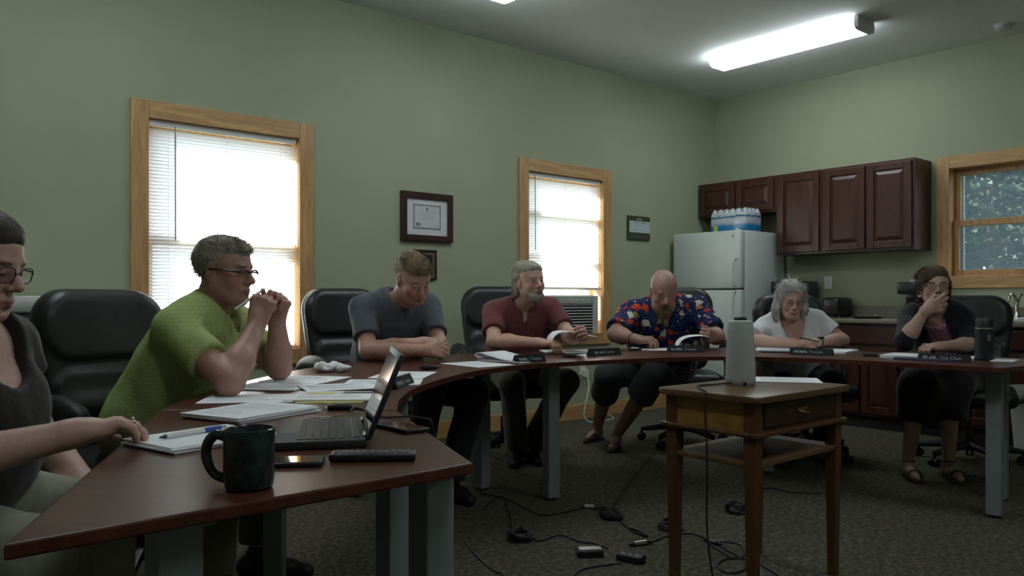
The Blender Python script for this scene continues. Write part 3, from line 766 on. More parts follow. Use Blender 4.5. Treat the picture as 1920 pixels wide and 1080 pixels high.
def make_chair():
    t = thing('office_chair', 'x', 'chair', (0, 0, 0), 0, 'black leather office chairs round the table')
    F_ = Field((-.32, -.32, .36), (.32, .32, .58), .011)
    F_.apply(rbox((0, -.0, .455), (.265, .26, .055), .05), (-.3, -.3, .38), (.3, .3, .54), 0)
    F_.ell((0, -.02, .49), (.22, .21, .045), None, .03); F_.cap((-.2, -.235, .46), (.2, -.235, .46), .05, None, .03)
    np_mesh('seat', *F_.verts_faces(), m_leather, t, smooth_iter=1)
    F_ = Field((-.33, .05, .45), (.33, .5, 1.2), .0085)
    lo, hi = (-.3, .05, .48), (.3, .48, 1.16)
    F_.apply(panel(.80, .265, .315, .15, .25, .040, .03, .10), lo, hi, 0)
    F_.apply(panel(.970, .232, .138, .11, .230, .040, .038), lo, hi, .012)
    F_.apply(panel(.665, .205, .150, .07, .230, .040, .038), lo, hi, .012)
    F_.cap((-.14, .232, .66), (.14, .232, .66), .04, None, .05)
    bk = np_mesh('backrest', *F_.verts_faces(), m_leather, t, smooth_iter=1)
    F_ = Field((-.33, .05, .45), (.33, .5, 1.2), .011)
    F_.apply(panel(.80, .270, .318, .155, .268, .034, .03, .10), lo, hi, 0)
    np_mesh('back_shell', *F_.verts_faces(), m_shell, t, smooth_iter=1)
    for s in (-1, 1):
        a = MB(); P = spline([(s * .31, .16, .66), (s * .315, .05, .695), (s * .315, -.1, .70), (s * .305, -.2, .672)], 5)
        n = len(P)
        F_ = Field((min(s * .25, s * .38), -.27, .6), (max(s * .25, s * .38), .22, .76), .009)
        for i in range(n - 1): F_.cap(P[i], P[i + 1], .03 + .008 * math.sin(PI * i / n), .03 + .008 * math.sin(PI * (i + 1) / n), .02)
        ar = np_mesh('armrest', *F_.verts_faces(), m_arm, t)
        MB().tube(spline([(s * .31, .15, .65), (s * .325, .12, .56), (s * .31, .08, .44), (s * .24, .05, .41), (s * .16, .03, .405)], 6), .017, 10).build('arm_support', m_shell, ar, smooth=True)
    MB().box((-.13, -.12, .375), (.13, .12, .405), .01).build('tilt_plate', m_shell, t)
    k = MB(); k.tube([(0, .11, .39), (0, .3, .40), (0, .335, .47), (0, .33, .62)], [.03, .03, .028, .02], 8); k.build('back_support', m_shell, t, smooth=True)
    k = MB(); k.cyl((0, 0, .14), (0, 0, .26), .028); k.cyl((0, 0, .25), (0, 0, .38), .016); k.build('gas_lift', m_black, t, smooth=True)
    k = MB()
    for i in range(5):
        a = 2 * PI * i / 5 + .3; d = Vector((math.cos(a), math.sin(a), 0))
        k.tube([Vector((0, 0, .125)) + d * .02, Vector((0, 0, .115)) + d * .14, Vector((0, 0, .085)) + d * .31], [.034, .028, .018], 8)
    k.cyl((0, 0, .09), (0, 0, .16), .042)
    k.build('star_base', m_black, t, smooth=True)
    for i in range(5):
        a = 2 * PI * i / 5 + .3; d = Vector((math.cos(a), math.sin(a), 0)); e = Vector((-d.y, d.x, 0)); p = d * .31
        k = MB()
        for s in (-1, 1): k.cyl(p + e * s * .008 + Vector((0, 0, .028)), p + e * s * .024 + Vector((0, 0, .028)), .028, n=14)
        k.cyl(p + Vector((0, 0, .03)), p + Vector((0, 0, .09)), .009, n=8)
        k.build('caster', m_black, t, smooth=True)
    return t
def fdir(x, y): return math.atan2(x, -y)
CHAIRS = [((-1.385, 2.97), (.8, -.6), .976, 'black leather office chair behind the man in the green shirt'),
          ((-1.45, 1.75), (1, -.06), .97, 'black leather office chair under the woman at the left edge'),
          ((-.84, 4.56), (.6, -.8), 1.0, 'black leather office chair behind the man in the grey t-shirt'),
          ((-.05, 5.36), (.2, -.98), 1.022, 'black leather office chair behind the man in the maroon polo'),
          ((1.25, 5.84), (-.1, -.99), 1.02, 'black leather office chair behind the bald man, in front of the refrigerator'),
          ((1.96, 5.36), (.02, -1), .972, 'black leather office chair behind the woman with grey hair'),
          ((2.93, 5.13), (-.5, -.87), .965, 'black leather office chair behind the woman in the dark cardigan')]
proto = make_chair()
for i, ((x, y), f, sz, lb) in enumerate(CHAIRS):
    o = proto if i == 0 else copy_tree(proto)
    o.location = (x, y, 0); o.rotation_euler = (0, 0, fdir(*f)); o.scale = (1, 1, sz); o['label'] = lb

# ================================================================== THINGS ON THE TABLES
m_print = mat('print_grey', (.70, .72, .75), .8, .05)
m_yellow = mat('highlight_yellow', (.55, .52, .14), .7, .05)
m_navy = mat('binder_purple', (.045, .035, .10), .5, .1)
def sheet(label, c, ang, w=.216, d=.279, t=.0025, z=TOP + .0008, name='paper_sheet', lines=True, group='papers on the horseshoe table', mt=None, seed=1, n=1):
    o = thing(name, label, 'paper', (c[0], c[1], z), ang, group)
    rs = random.Random(seed); k = MB()
    if n == 1: k.box((-w / 2, -d / 2, 0), (w / 2, d / 2, t), min(.0008, t * .3), 1)
    else:
        for i in range(n):
            M = Matrix.Translation((rs.uniform(-.006, .006), rs.uniform(-.008, .008), 0)) @ Matrix.Rotation(rs.uniform(-.04, .04), 4, 'Z')
            k.box((-w / 2, -d / 2, t * i / n + .0002), (w / 2, d / 2, t * (i + 1) / n), 0, 1, M=M)
    k.build('sheets', mt or m_paper, o)
    if lines:
        k = MB(); y = d / 2 - .03
        while y > -d / 2 + .03:
            if rs.random() < .82: k.box((-w / 2 + .022, y, t), (w / 2 - .022 - rs.random() * w * .35, y + .003, t + .0004))
            y -= .0095
        k.build('printing', m_print, o)
    return o
sheet('white notepad lying in front of the woman at the left edge', (-.678, 1.742), math.radians(-36), .19, .25, .012, name='notepad', lines=False, n=4)
sheet('fanned stack of white pages left of the laptop, behind the mug', (-.70, 2.15), math.radians(-30), .216, .279, .014, n=5, seed=2, name='paper_stack')
sheet('white page beside the near elbow of the man in green', (-.81, 2.475), math.radians(8), .279, .205, .003, seed=3)
b1 = sheet('wide white page with a yellow highlight and a small photo beside the laptop screen', (-.545, 2.535), math.radians(2), .29, .225, .006, seed=4, n=2)
k = MB(); k.box((.0, .04, .006), (.115, .085, .0066)); k.build('photo_print', mat('photo_dark', (.08, .09, .12), .4, .5, 40), b1)
k = MB(); k.box((-.11, .03, .006), (-.03, .075, .0066)); k.build('highlight', m_yellow, b1)
sheet('yellow sheet sticking out under the page with the small photo', (-.55, 2.415), math.radians(4), .20, .06, .0012, mt=m_yellow, lines=False, z=TOP + .0002)
sheet('white page between the elbows of the man in green', (-.84, 2.82), math.radians(-8), .25, .22, .003, seed=5)
sheet('white page in front of the far elbow of the man in green', (-.79, 3.07), math.radians(-14), .26, .25, .003, seed=6)
sheet('slanted white page in the middle of the spread beside the man in green', (-.60, 2.77), math.radians(24), .25, .2, .003, z=TOP + .0045, seed=7)
sheet('white page partly behind the top of the laptop screen', (-.475, 2.96), math.radians(3), .279, .2, .003, seed=8)
sheet('white page farthest behind the laptop screen, near the table edge', (-.44, 3.245), math.radians(-6), .216, .29, .003, seed=9)
sheet('large white page in front of the man in the grey t-shirt', (-.165, 3.79), math.radians(-50), .30, .22, .002, seed=10)
def curled(label, c, ang, prof, dep, group='papers on the horseshoe table', name='turned_page', mt=None):
    o = thing(name, label, 'paper', (c[0], c[1], TOP + .001), ang, group)
    P = spline([(x, 0, z) for x, z in prof], 8); k = MB()
    for s in (0,):
        A_ = [k.bm.verts.new((p.x, -dep / 2, p.z)) for p in P]; B_ = [k.bm.verts.new((p.x, dep / 2, p.z)) for p in P]
        for i in range(len(P) - 1): k.bm.faces.new((A_[i], A_[i + 1], B_[i + 1], B_[i]))
    ob = k.build('page', mt or m_paper, o, smooth=True, auto=0)
    md = ob.modifiers.new('thick', 'SOLIDIFY'); md.thickness = .002; md.offset = 0
    return o
sheet('document under the hands of the man in grey, its top page lifting', (.0, 4.02), math.radians(-42), .279, .216, .005, n=3, seed=11)
curled('lifted top page on the document near the man in grey', (-.02, 4.03), math.radians(-40), [(.13, .007), (.05, .012), (-.05, .03), (-.115, .04), (-.135, .028), (-.11, .012)], .20)
sheet('document lying under the maroon-shirted man\'s turned page', (.32, 4.66), math.radians(8), .279, .24, .008, n=3, seed=12)
curled('curled white page held up by the man in the maroon polo', (.30, 4.60), math.radians(6), [(-.01, .009), (-.07, .03), (-.085, .075), (-.055, .115), (.0, .125), (.07, .115), (.13, .102), (.17, .096)], .22)
sheet('white page in front of the bald man', (.90, 4.90), math.radians(-3), .24, .2, .004, seed=13)
sheet('thin maroon folder under the bald man\'s page', (.95, 4.885), math.radians(-3), .36, .24, .002, seed=13, lines=False, mt=mat('maroon_folder', (.09, .02, .035), .5, .1), z=TOP + .0002, name='folder')
curled('page turned up in the bald man\'s left hand', (1.10, 4.90), math.radians(-5), [(-.085, .009), (-.09, .03), (-.07, .06), (-.03, .08), (.04, .088), (.09, .085)], .19)
sheet('left half of the open document before the woman with grey hair', (1.60, 4.82), math.radians(-14), .24, .25, .012, n=3, seed=14)
sheet('right half of the open document before the woman with grey hair', (1.875, 4.73), math.radians(-38), .25, .279, .01, n=3, seed=15)
sheet('dark clipboard under the left half of the open document', (1.585, 4.70), math.radians(-14), .24, .16, .006, mt=m_black, lines=False, z=TOP + .0002, name='clipboard')
sheet('left stack of pages before the woman in the dark cardigan', (2.11, 4.20), math.radians(-42), .26, .24, .018, n=4, seed=16, name='paper_stack')
sheet('right pages of the document beside the black flask', (2.29, 4.17), math.radians(-40), .216, .279, .010, n=3, seed=17)
sheet('purple binder lying under the pages before the woman in the dark cardigan', (2.13, 4.10), math.radians(-42), .27, .2, .010, mt=m_navy, lines=False, z=TOP + .0002, name='binder')
sheet('yellow tab page sticking out of the papers before the dark cardigan', (1.985, 4.22), math.radians(-42), .04, .1, .004, mt=m_yellow, lines=False, z=TOP + .0003)
sheet('single white page right of the black flask', (2.475, 4.02), math.radians(-40), .1, .2, .003, seed=18)

# name plates
m_plate = mat('plate_black', (.008, .009, .011), .5, .1, spec=.25)
m_letter = mat('plate_lettering', (.30, .32, .33), .6, .05)
def text_mesh(parent, body, size, loc, rot, m, name='lettering', align='LEFT', ext=.0004):
    cu = bpy.data.curves.new(name, 'FONT'); cu.body = body; cu.size = size; cu.align_x = align; cu.extrude = ext
    tmp = bpy.data.objects.new('tmp_text', cu); COL.objects.link(tmp)
    me = bpy.data.meshes.new_from_object(tmp.evaluated_get(bpy.context.evaluated_depsgraph_get()))
    bpy.data.objects.remove(tmp); bpy.data.curves.remove(cu)
    me.materials.clear(); me.materials.append(m)
    o = bpy.data.objects.new(name, me); COL.objects.link(o); o.parent = parent; o.location = loc; o.rotation_euler = rot; return o
def plate(label, c, ang, L, role, seed, dx=0):
    o = thing('name_plate', label, 'name plate', (c[0], c[1], TOP + .0006), ang, 'black name plates on the horseshoe table')
    k = MB(); w = L / 2; h = .038; fy, by, ty = -.022, .022, .0
    P = [(fy, 0), (by, 0), (ty + .003, h), (ty - .003, h)]
    A_ = [k.bm.verts.new((-w, y, z)) for y, z in P]; B_ = [k.bm.verts.new((w, y, z)) for y, z in P]
    for i in range(4): k.bm.faces.new((A_[i], A_[(i + 1) % 4], B_[(i + 1) % 4], B_[i]))
    k.bm.faces.new(A_); k.bm.faces.new(B_[::-1]); k.build('plate', m_plate, o)
    tilt = math.atan2(.038, .019); rs = random.Random(seed)
    ln = L * (.30 if role == 'Trustee' else .28); x0 = -w + L * .1
    k = MB(); M = Matrix.Translation((0, fy, 0)) @ Matrix.Rotation(tilt, 4, 'X')
    x = x0
    while x < x0 + ln:                                          # the name: strokes too small to read in the photograph
        ww = rs.uniform(.003, .007)
        if rs.random() < .86: k.box((x, .012, .0002), (x + ww, .012 + rs.uniform(.011, .016), .0009), M=M)
        x += ww + .0022
    k.build('lettering', m_letter, o)
    e = text_mesh(o, ', ' + role, .0235, (0, 0, 0), (0, 0, 0), m_letter)
    e.data.transform(M @ Matrix.Translation((x0 + ln, .012, .0006)))
    return o
plate('black name plate before the man in the grey t-shirt, right of his pages', (.085, 3.935), math.radians(36), .18, 'Trustee', 1)
plate('black name plate before the man in the maroon polo', (.51, 4.43), math.radians(36), .225, 'Trustee', 2)
plate('black name plate lying before the bald man', (1.015, 4.69), math.radians(2), .21, 'Trustee', 3)
plate('black name plate before the woman with grey hair', (1.665, 4.45), math.radians(-33), .23, 'Trustee', 4)
plate('black name plate before the woman in the dark cardigan', (2.155, 3.99), math.radians(-44), .235, 'Vice Chair', 5)
plate('black name plate seen end-on behind the laptop screen', (-.395, 2.84), math.radians(80), .20, 'Trustee', 6)

# small table microphones
m_mesh = mat('mic_grille', (.03, .03, .03), .4, .3, 120)
for i, (p, an, lb) in enumerate([((-.37, 3.53), .9, 'small black table microphone beside the hands of the man in grey'), ((.31, 4.27), -.3, 'small black table microphone lying in the window reflection before the maroon polo'), ((.745, 4.83), .1, 'small pale-topped table microphone beside the bald man\'s right hand'), ((1.95, 4.35), -.6, 'small black table microphone on the bare table between the two women')]):
    o = thing('table_microphone', lb, 'microphone', (p[0], p[1], TOP), an, 'small microphones on the horseshoe table')
    k = MB(); k.prism([(-.035, -.022), (.035, -.022), (.03, .022), (-.03, .022)], 0, .014, .004, 2); k.build('body', m_black, o, smooth=True)
    k = MB(); k.box((-.028, -.016, .013), (.018, .016, .019), .004); k.build('grille', m_wp if i == 2 else m_mesh, o, smooth=True)
    k = MB(); k.tube(spline([(.033, 0, .006), (.05, .004, .005), (.075, -.006, .005)], 5), .003, 6); k.build('cord', m_black, o)

# laptop
m_lap = mat('laptop_shell', (.022, .023, .024), .5, .1, 40)
m_key = mat('laptop_keys', (.012, .012, .013), .5, .1)
m_screen, nt, b = new_mat('laptop_screen')
setc(b.inputs['Base Color'], (.012, .013, .016)); b.inputs['Roughness'].default_value = .06; b.inputs['Specular IOR Level'].default_value = 1.0
hN = Vector((-.303, 1.665, TOP - .0035)); hF = Vector((-.372, 1.99, TOP - .0035)); hd = (hF - hN).normalized(); LW = (hF - hN).length
lap = thing('laptop', 'open black laptop with its reflecting screen turned to the left', 'laptop', hN, math.atan2(hd.y, hd.x))   # x along the hinge, y towards the typist
LD = .19
k = MB(); k.box((0, 0, .004), (LW, LD, .022), .004); base = k.build('base', m_lap, lap, smooth=True)
k = MB()
for r_ in range(6):
    y = .045 + r_ * .0165; x = .02
    for c_ in range(14):
        w_ = (LW - .04) / 14; k.box((x, y, .0215), (x + w_ - .0025, y + .014, .0238), .0012, 1); x += w_
k.build('keyboard', m_key, base)
k = MB(); k.box((LW / 2 - .06, .148, .0215), (LW / 2 + .05, .184, .0226), .001); k.build('touchpad', mat('touchpad', (.09, .09, .09), .55, .05), base)
k = MB(); k.box((.03, .012, .0215), (LW - .03, .028, .0235), .001); k.build('speaker_strip', m_key, base)
lean = math.radians(22); LH = .19
M = Matrix.Translation((0, .0, .022)) @ Matrix.Rotation(lean, 4, 'X')
k = MB(); k.box((0, -.01, 0), (LW, 0.0, LH), .003, M=M); lid = k.build('lid', m_lap, lap, smooth=True)
k = MB(); k.box((.014, -.0002, .018), (LW - .014, .0012, LH - .014), M=M); k.build('screen', m_screen, lid)
k = MB(); k.cyl((.03, 0, .02), (.08, 0, .02), .007, n=10); k.cyl((LW - .08, 0, .02), (LW - .03, 0, .02), .007, n=10); k.build('hinge', m_black, base)

# mug
m_mug = mat('speckled_glaze', (.015, .027, .028), .22, .6, 60, spec=.6)
mg = thing('coffee_mug', 'dark teal speckled stoneware mug at the near table corner', 'mug', (-.432, 1.315, TOP), math.radians(172))
k = MB(); k.lathe([(0, 0), (.033, 0), (.038, .004), (.0405, .02), (.041, .09), (.0405, .097), (.0385, .0985), (.0365, .096), (.036, .02), (.033, .008), (0, .006)], n=40); k.build('cup', m_mug, mg, smooth=True)
k = MB(); k.tube(spline([(.038, 0, .082), (.058, 0, .086), (.073, 0, .07), (.074, 0, .045), (.06, 0, .022), (.039, 0, .014)], 7), [.0085] * 36, 12); k.build('handle', m_mug, mg, smooth=True)
k = MB(); k.lathe([(0, .078), (.0362, .078)], n=32); k.build('coffee', mat('coffee', (.015, .008, .005), .1, .1), mg)
# remote
rc = thing('remote_control', 'long black remote control in front of the laptop', 'remote control', (-.268, 1.545, TOP), math.radians(4))
k = MB(); k.box((-.082, -.024, .0005), (.082, .024, .0155), .005, 3); rb_ = k.build('body', m_black, rc, smooth=True)
m_btn = mat('remote_buttons', (.10, .10, .11), .45, .3, 60)
for i in range(11):
    for j in range(3):
        k = MB(); k.box((-.074 + i * .0135, -.016 + j * .0115, .015), (-.0655 + i * .0135, -.0085 + j * .0115, .0175), .001, 1); k.build('button', m_btn, rc)
# pen on the pad
pn = thing('ballpoint_pen', 'white and blue ballpoint pen lying on the notepad', 'pen', (-.697, 1.755, TOP + .0135), math.radians(58))
k = MB(); k.cyl((-.07, 0, .0055), (.025, 0, .0055), .0052, n=12); k.build('barrel', m_wp, pn, smooth=True)
k = MB(); k.cyl((.025, 0, .0055), (.068, 0, .0055), .0055, n=12); k.build('grip', mat('pen_blue', (.02, .06, .32), .35, .05), pn, smooth=True)
k = MB(); k.cyl((-.085, 0, .0055), (-.07, 0, .0055), .0015, .005, n=12); k.build('tip', mat('pen_navy', (.02, .03, .1), .35, .05), pn, smooth=True)
k = MB(); k.cyl((.068, 0, .0055), (.082, 0, .0055), .0035, n=10); k.build('clicker', m_chrome, pn, smooth=True)
# phones
m_pglass = mat('phone_glass', (.01, .01, .011), .05, .1, spec=.9)
for c, an, lb in [((-.425, 1.50), math.radians(8), 'smartphone reflecting the window, lying between the mug and the laptop'), ((-.262, 1.905), math.radians(-50), 'black smartphone behind the laptop screen near the table edge')]:
    p = thing('smartphone', lb, 'phone', (c[0], c[1], TOP + .0004), an)
    k = MB(); k.box((-.07, -.034, 0), (.07, .034, .009), .003); k.build('case', m_black, p, smooth=True)
    k = MB(); k.box((-.066, -.03, .009), (.066, .03, .0096)); k.build('screen', m_pglass, p)
# keys, fob, napkin
kp = onz(622, 781, TOP + .004)
kr = thing('key_ring', 'bunch of small silver keys beside the laptop keyboard', 'keys', (kp.x, kp.y, TOP), .4)
k = MB(); k.tube([(.013 * math.cos(a * PI / 8), .013 * math.sin(a * PI / 8), .003) for a in range(16)], .0012, 6, closed=True); k.build('ring', m_chrome, kr)
for i, a in enumerate((2.6, 3.3, 4.0, .2)):
    k = MB(); M = Matrix.Rotation(a, 4, 'Z') @ Matrix.Translation((.012, 0, .0015 + i * .0022))
    k.box((0, -.009, 0), (.02, .009, .002), .0008, 1, M=M); k.box((.018, -.0035, 0), (.048, .0035, .002), 0, 1, M=M); k.build('key', mat('key_metal', (.4, .38, .33), .3, .1, metal=1), kr)
p = onz(637, 761, TOP + .01)
fb = thing('key_fob', 'small black key fob lying near the pages beside the laptop screen', 'key fob', (p.x, p.y, TOP), .1)
k = MB(); k.box((-.034, -.018, .0005), (.034, .018, .016), .007, 3); k.build('body', m_black, fb, smooth=True)
k = MB(); k.box((-.012, -.01, .0155), (.02, .01, .0175), .002); k.build('button', m_gap, fb)
k = MB(); k.tube([(-.036 - .01 * math.cos(a * PI / 6), .01 * math.sin(a * PI / 6), .004) for a in range(12)], .0013, 6, closed=True); k.build('ring', m_chrome, fb)
F_ = Field((-.09, -.06, -.01), (.09, .06, .06), .003); rs = np.random.RandomState(5)
for i in range(26): F_.ell((rs.uniform(-.06, .06), rs.uniform(-.03, .03), rs.uniform(.01, .026)), rs.uniform(.008, .024, 3), None, .006)
F_.half((0, 0, 0.0008), (0, 0, -1))
vv, q = F_.verts_faces(); vv[:, 2] += .0025 * wob(vv, 160) * (vv[:, 2] > .004)
nk = np_mesh('crumpled_napkin', vv, q, m_paper); nk.location = (-.765, 3.42, TOP); tag(nk, 'crumpled white napkin on the table by the empty armrest', 'napkin')
cb = MB(); cb.tube(spline([onz(655, 772, TOP + .003), onz(665, 765, TOP + .003), onz(682, 768, TOP + .003), onz(702, 778, TOP + .003), onz(722, 782, TOP + .003), (-.235, 2.06, TOP + .004), (-.20, 2.06, .70), (-.19, 2.04, .4), (-.2, 2.0, .05), (-.1, 2.1, .005)], 6), .003, 6)
tag(cb.build('power_cable', m_black), 'thin black cable running from the keys past the laptop and over the table edge', 'cable')
# flask
fl = thing('insulated_bottle', 'tall black insulated bottle at the right end of the horseshoe table', 'bottle', (2.405, 4.075, TOP), 0)
k = MB(); k.lathe([(0, 0.0005), (.040, .0005), (.043, .004), (.043, .15), (.0425, .158), (0, .158)], n=32); k.build('body', mat('flask_black', (.012, .016, .02), .35, .1), fl, smooth=True)
k = MB(); k.lathe([(.0425, .158), (.0435, .159), (.0435, .166), (.042, .167)], n=32); k.build('steel_ring', m_chrome, fl, smooth=True)
k = MB(); k.lathe([(.041, .166), (.041, .205), (.036, .212), (0, .213)], n=32); k.build('lid', m_black, fl, smooth=True)
k = MB(); k.box((-.008, -.0445, .10), (.008, -.041, .135), .001); k.build('emblem', m_gap, fl)

# ================================================================== SIDE TABLE
m_side = wood('walnut_top', (.085, .042, .02), (.15, .078, .04), .35, 'X', .6, spec=.5)
m_sidel = wood('cherry_legs', (.060, .022, .009), (.12, .045, .017), .4, 'Z')
m_sidep = wood('amber_panel', (.19, .095, .018), (.31, .165, .04), .4, 'X')
ST = .724
stt = thing('side_table', 'two-tone wooden side table with a drawer and lower shelf in the foreground', 'side table', (.809, 2.633, 0), TH)   # x along the drawer front, y to the back
LX, LY = .64, .43
k = MB(); k.prism([(x_ + .03 * math.cos(a_), y_ + .03 * math.sin(a_)) for x_, y_, q_ in ((LX - .03, LY - .03, 0), (.03, LY - .03, 1), (.03, .03, 2), (LX - .03, .03, 3)) for a_ in [PI / 2 * (q_ + j_ / 5) for j_ in range(6)]], ST - .022, ST, .007, 3); k.build('tabletop', m_side, stt, smooth=True)
i_ = .028
for x in (i_, LX - i_ - .045):
    for y in (i_, LY - i_ - .045):
        l = MB(); zt = ST - .0225; w_ = .045
        cx, cy = x + w_ / 2, y + w_ / 2
        pr = [(w_ / 2, zt), (w_ / 2, .56), (w_ / 2 - .001, .5), (.0145, .012)]
        rings = [[l.bm.verts.new((cx + sx_ * r_, cy + sy_ * r_, z)) for sx_, sy_ in ((-1, -1), (1, -1), (1, 1), (-1, 1))] for r_, z in pr]
        for A_, B_ in zip(rings[:-1], rings[1:]):
            for q_ in range(4): l.bm.faces.new((A_[q_], A_[(q_ + 1) % 4], B_[(q_ + 1) % 4], B_[q_]))
        l.bm.faces.new(rings[0]); l.bm.faces.new(rings[-1][::-1])
        lo_ = l.build('leg', m_sidel, stt)
        q_ = MB(); q_.box((cx - .016, cy - .016, 0), (cx + .016, cy + .016, .05), .002); q_.build('brass_foot', mat('brass', (.30, .2, .07), .35, .1, metal=1), lo_)
ap = MB(); z0_, z1_ = .60, ST - .022
ap.box((i_ + .045, i_ + .006, z0_), (LX - i_ - .045, i_ + .026, z1_)); ap.box((i_ + .045, LY - i_ - .02, z0_), (LX - i_ - .045, LY - i_ - .004, z1_)); ap.box((LX - i_ - .02, i_ + .045, z0_), (LX - i_ - .004, LY - i_ - .045, z1_))
ap.build('apron', m_sidel, stt)
ap = MB(); ap.box((i_ + .003, i_ + .045, z0_), (i_ + .02, LY - i_ - .045, z1_)); ap.build('side_panel', m_sidep, stt)
dw = MB(); dw.box((i_ + .055, i_ - .002, z0_ + .012), (LX - i_ - .055, i_ + .006, z1_ - .008), .003); dwo = dw.build('drawer', mat('drawer_dark', (.035, .014, .007), .4, .2), stt)
m_brass = MATS['brass']
k = MB(); k.box((LX / 2 - .035, i_ - .005, .648), (LX / 2 + .035, i_ - .002, .664), .001); k.tube(spline([(LX / 2 - .028, i_ - .005, .658), (LX / 2 - .02, i_ - .022, .65), (LX / 2, i_ - .026, .647), (LX / 2 + .02, i_ - .022, .65), (LX / 2 + .028, i_ - .005, .658)], 4), .004, 8); k.build('pull', m_brass, dwo, smooth=True)
k = MB(); o_ = .012
k.box((o_, o_, z0_ - .016), (LX - o_, i_ + .02, z0_), .005); k.box((o_, LY - i_ - .02, z0_ - .016), (LX - o_, LY - o_, z0_), .005); k.box((o_, i_, z0_ - .016), (i_ + .02, LY - i_, z0_), .005); k.box((LX - i_ - .02, i_, z0_ - .016), (LX - o_, LY - i_, z0_), .005)
k.build('moulding', m_sidel, stt)
k = MB(); k.box((i_ + .004, i_ + .004, .478), (LX - i_ - .004, LY - i_ - .004, .498), .004); k.build('shelf', m_side, stt)
sheet('white printed page lying on the wooden side table', (1.105, 3.215), math.radians(-14), .25, .2, .0025, z=ST + .0006, seed=30, group=None, name='paper_sheet')
ow = thing('conference_camera', 'pale grey tapered tower conference camera on the wooden side table', 'conference camera', (.872, 3.055, ST), 0)
m_owl = mat('speaker_fabric', (.37, .39, .385), .75, .05, 60, .15, bscale=300, bdist=.001)
k = MB(); k.lathe([(.0, .03), (.0555, .03), (.056, .05), (.0525, .13), (.049, .205), (.047, .23), (.0435, .241), (0, .241)], n=40); k.build('body', m_owl, ow, smooth=True, auto=30)
k = MB(); k.lathe([(0, .0), (.05, .0), (.056, .008), (.057, .03), (0, .03)], n=40); k.build('base', mat('owl_base', (.38, .40, .39), .4, .03), ow, smooth=True)
k = MB(); k.lathe([(0, .241), (.024, .241), (.024, .254), (.02, .258), (0, .258)], n=28); k.build('lens_cap', m_black, ow, smooth=True)
k = MB(); k.lathe([(.032, .2412), (.0432, .2412), (.04, .246), (.033, .246)], n=36); k.build('top_ring', m_wp, ow, smooth=True)
k = MB()
for a_ in (-2.35, -2.22): k.tube([(.0500 * math.cos(a_), .0500 * math.sin(a_), .206), (.0508 * math.cos(a_ + .06), .0508 * math.sin(a_ + .06), .200), (.0500 * math.cos(a_ + .12), .0500 * math.sin(a_ + .12), .206)], .001, 6)
k.build('emblem', m_wp, ow)
k = MB(); k.box((-.006, -.058, .004), (.008, -.05, .014), .001); k.build('port', m_black, ow)
e1 = stt.matrix_basis
def SP(x, y, z): return Vector((.809, 2.633, 0)) + U * x + V * y + Vector((0, 0, z))
k = MB(); k.tube(spline([(.83, 3.02, ST + .01), (.76, 3.02, ST + .004), (.69, 2.97, ST + .004), SP(.03, .24, ST + .004), SP(.0, .205, ST + .002), SP(-.012, .2, ST - .04), SP(-.014, .19, .5), SP(-.02, .185, .25), SP(-.03, .14, .06), SP(-.05, .04, .006), SP(-.06, -.1, .005), (.92, 2.4, .005), (1.0, 2.2, .005)], 7), .0035, 6)
tag(k.build('camera_cable', m_black), 'black cable hanging from the conference camera down the side table to the floor', 'cable')

# ================================================================== FLOOR CLUTTER
m_cable = mat('cable_black', (.010, .010, .010), .5, .1)
def fl_(px, py, z=.004): return onz(px, py, z)
def cable(label, pix, r=.0035, z=.0045):
    P = [fl_(x, y, z) for x, y in pix]
    tag(MB().tube(spline(P, 7), r, 6).build('cable', m_cable, smooth=True), label, 'cable', 'cables on the carpet')
def coil(label, px, py, seed):
    p = fl_(px, py, .0); rs = random.Random(seed); pts = []
    for i in range(9 * 18):
        a = 2 * PI * i / 18; r = .046 + .012 * math.sin(i * .37 + seed) + rs.uniform(-.002, .002)
        pts.append((r * math.cos(a), r * math.sin(a) , .006 + .03 * i / 162 + .003 * math.sin(i * .9)))
    k = MB(); k.tube(pts, .0045, 6); o = k.build('cable_coil', m_cable, smooth=True, loc=(p.x, p.y, 0)); tag(o, label, 'cable', 'coiled cables on the carpet')
    k = MB(); M = Matrix.Rotation(.5 + seed, 4, 'Z')
    k.tube([M @ Vector(q_) for q_ in ((.035, -.006, .004), (.06, -.006, .018), (.064, 0, .042), (.035, 0, .046), (.03, 0, .02))], .006, 6); k.build('strap', m_kick, o)
coil('coiled black cable on the carpet nearest the laptop end of the table', 975, 1012, 1)
coil('coiled black cable on the carpet in the middle of the floor', 1146, 971, 2)
coil('coiled black cable on the carpet behind the side table\'s front leg', 1383, 960, 3)
coil('coiled black cable on the carpet beside the side table\'s left leg', 1258, 992, 4)
def connector(label, pa, pb):
    a, b_ = fl_(*pa, .011), fl_(*pb, .011); c = (a + b_) / 2; d = (b_ - a); L = d.length
    o = thing('audio_connector', label, 'connector', (c.x, c.y, 0), math.atan2(d.y, d.x), 'audio connectors on the carpet')
    k = MB(); k.cyl((-L * .3, 0, .011), (L * .25, 0, .011), .0105, n=14); k.build('sleeve', m_chrome, o, smooth=True)
    k = MB(); k.cyl((L * .25, 0, .011), (L * .52, 0, .009), .009, .005, n=12); k.build('boot', m_black, o, smooth=True)
    k = MB(); k.cyl((-L * .52, 0, .009), (-L * .3, 0, .011), .005, .009, n=12); k.build('strain_relief', m_black, o, smooth=True)
connector('silver audio connector by the middle coil, pointing to the side table', (1180, 990), (1213, 1004))
connector('silver audio connector lying level in front of the others', (1180, 1021), (1222, 1015))
connector('silver audio connector behind the middle coil', (1090, 950), (1122, 952))
connector('silver audio connector on the cables under the side table', (1322, 1010), (1352, 1020))
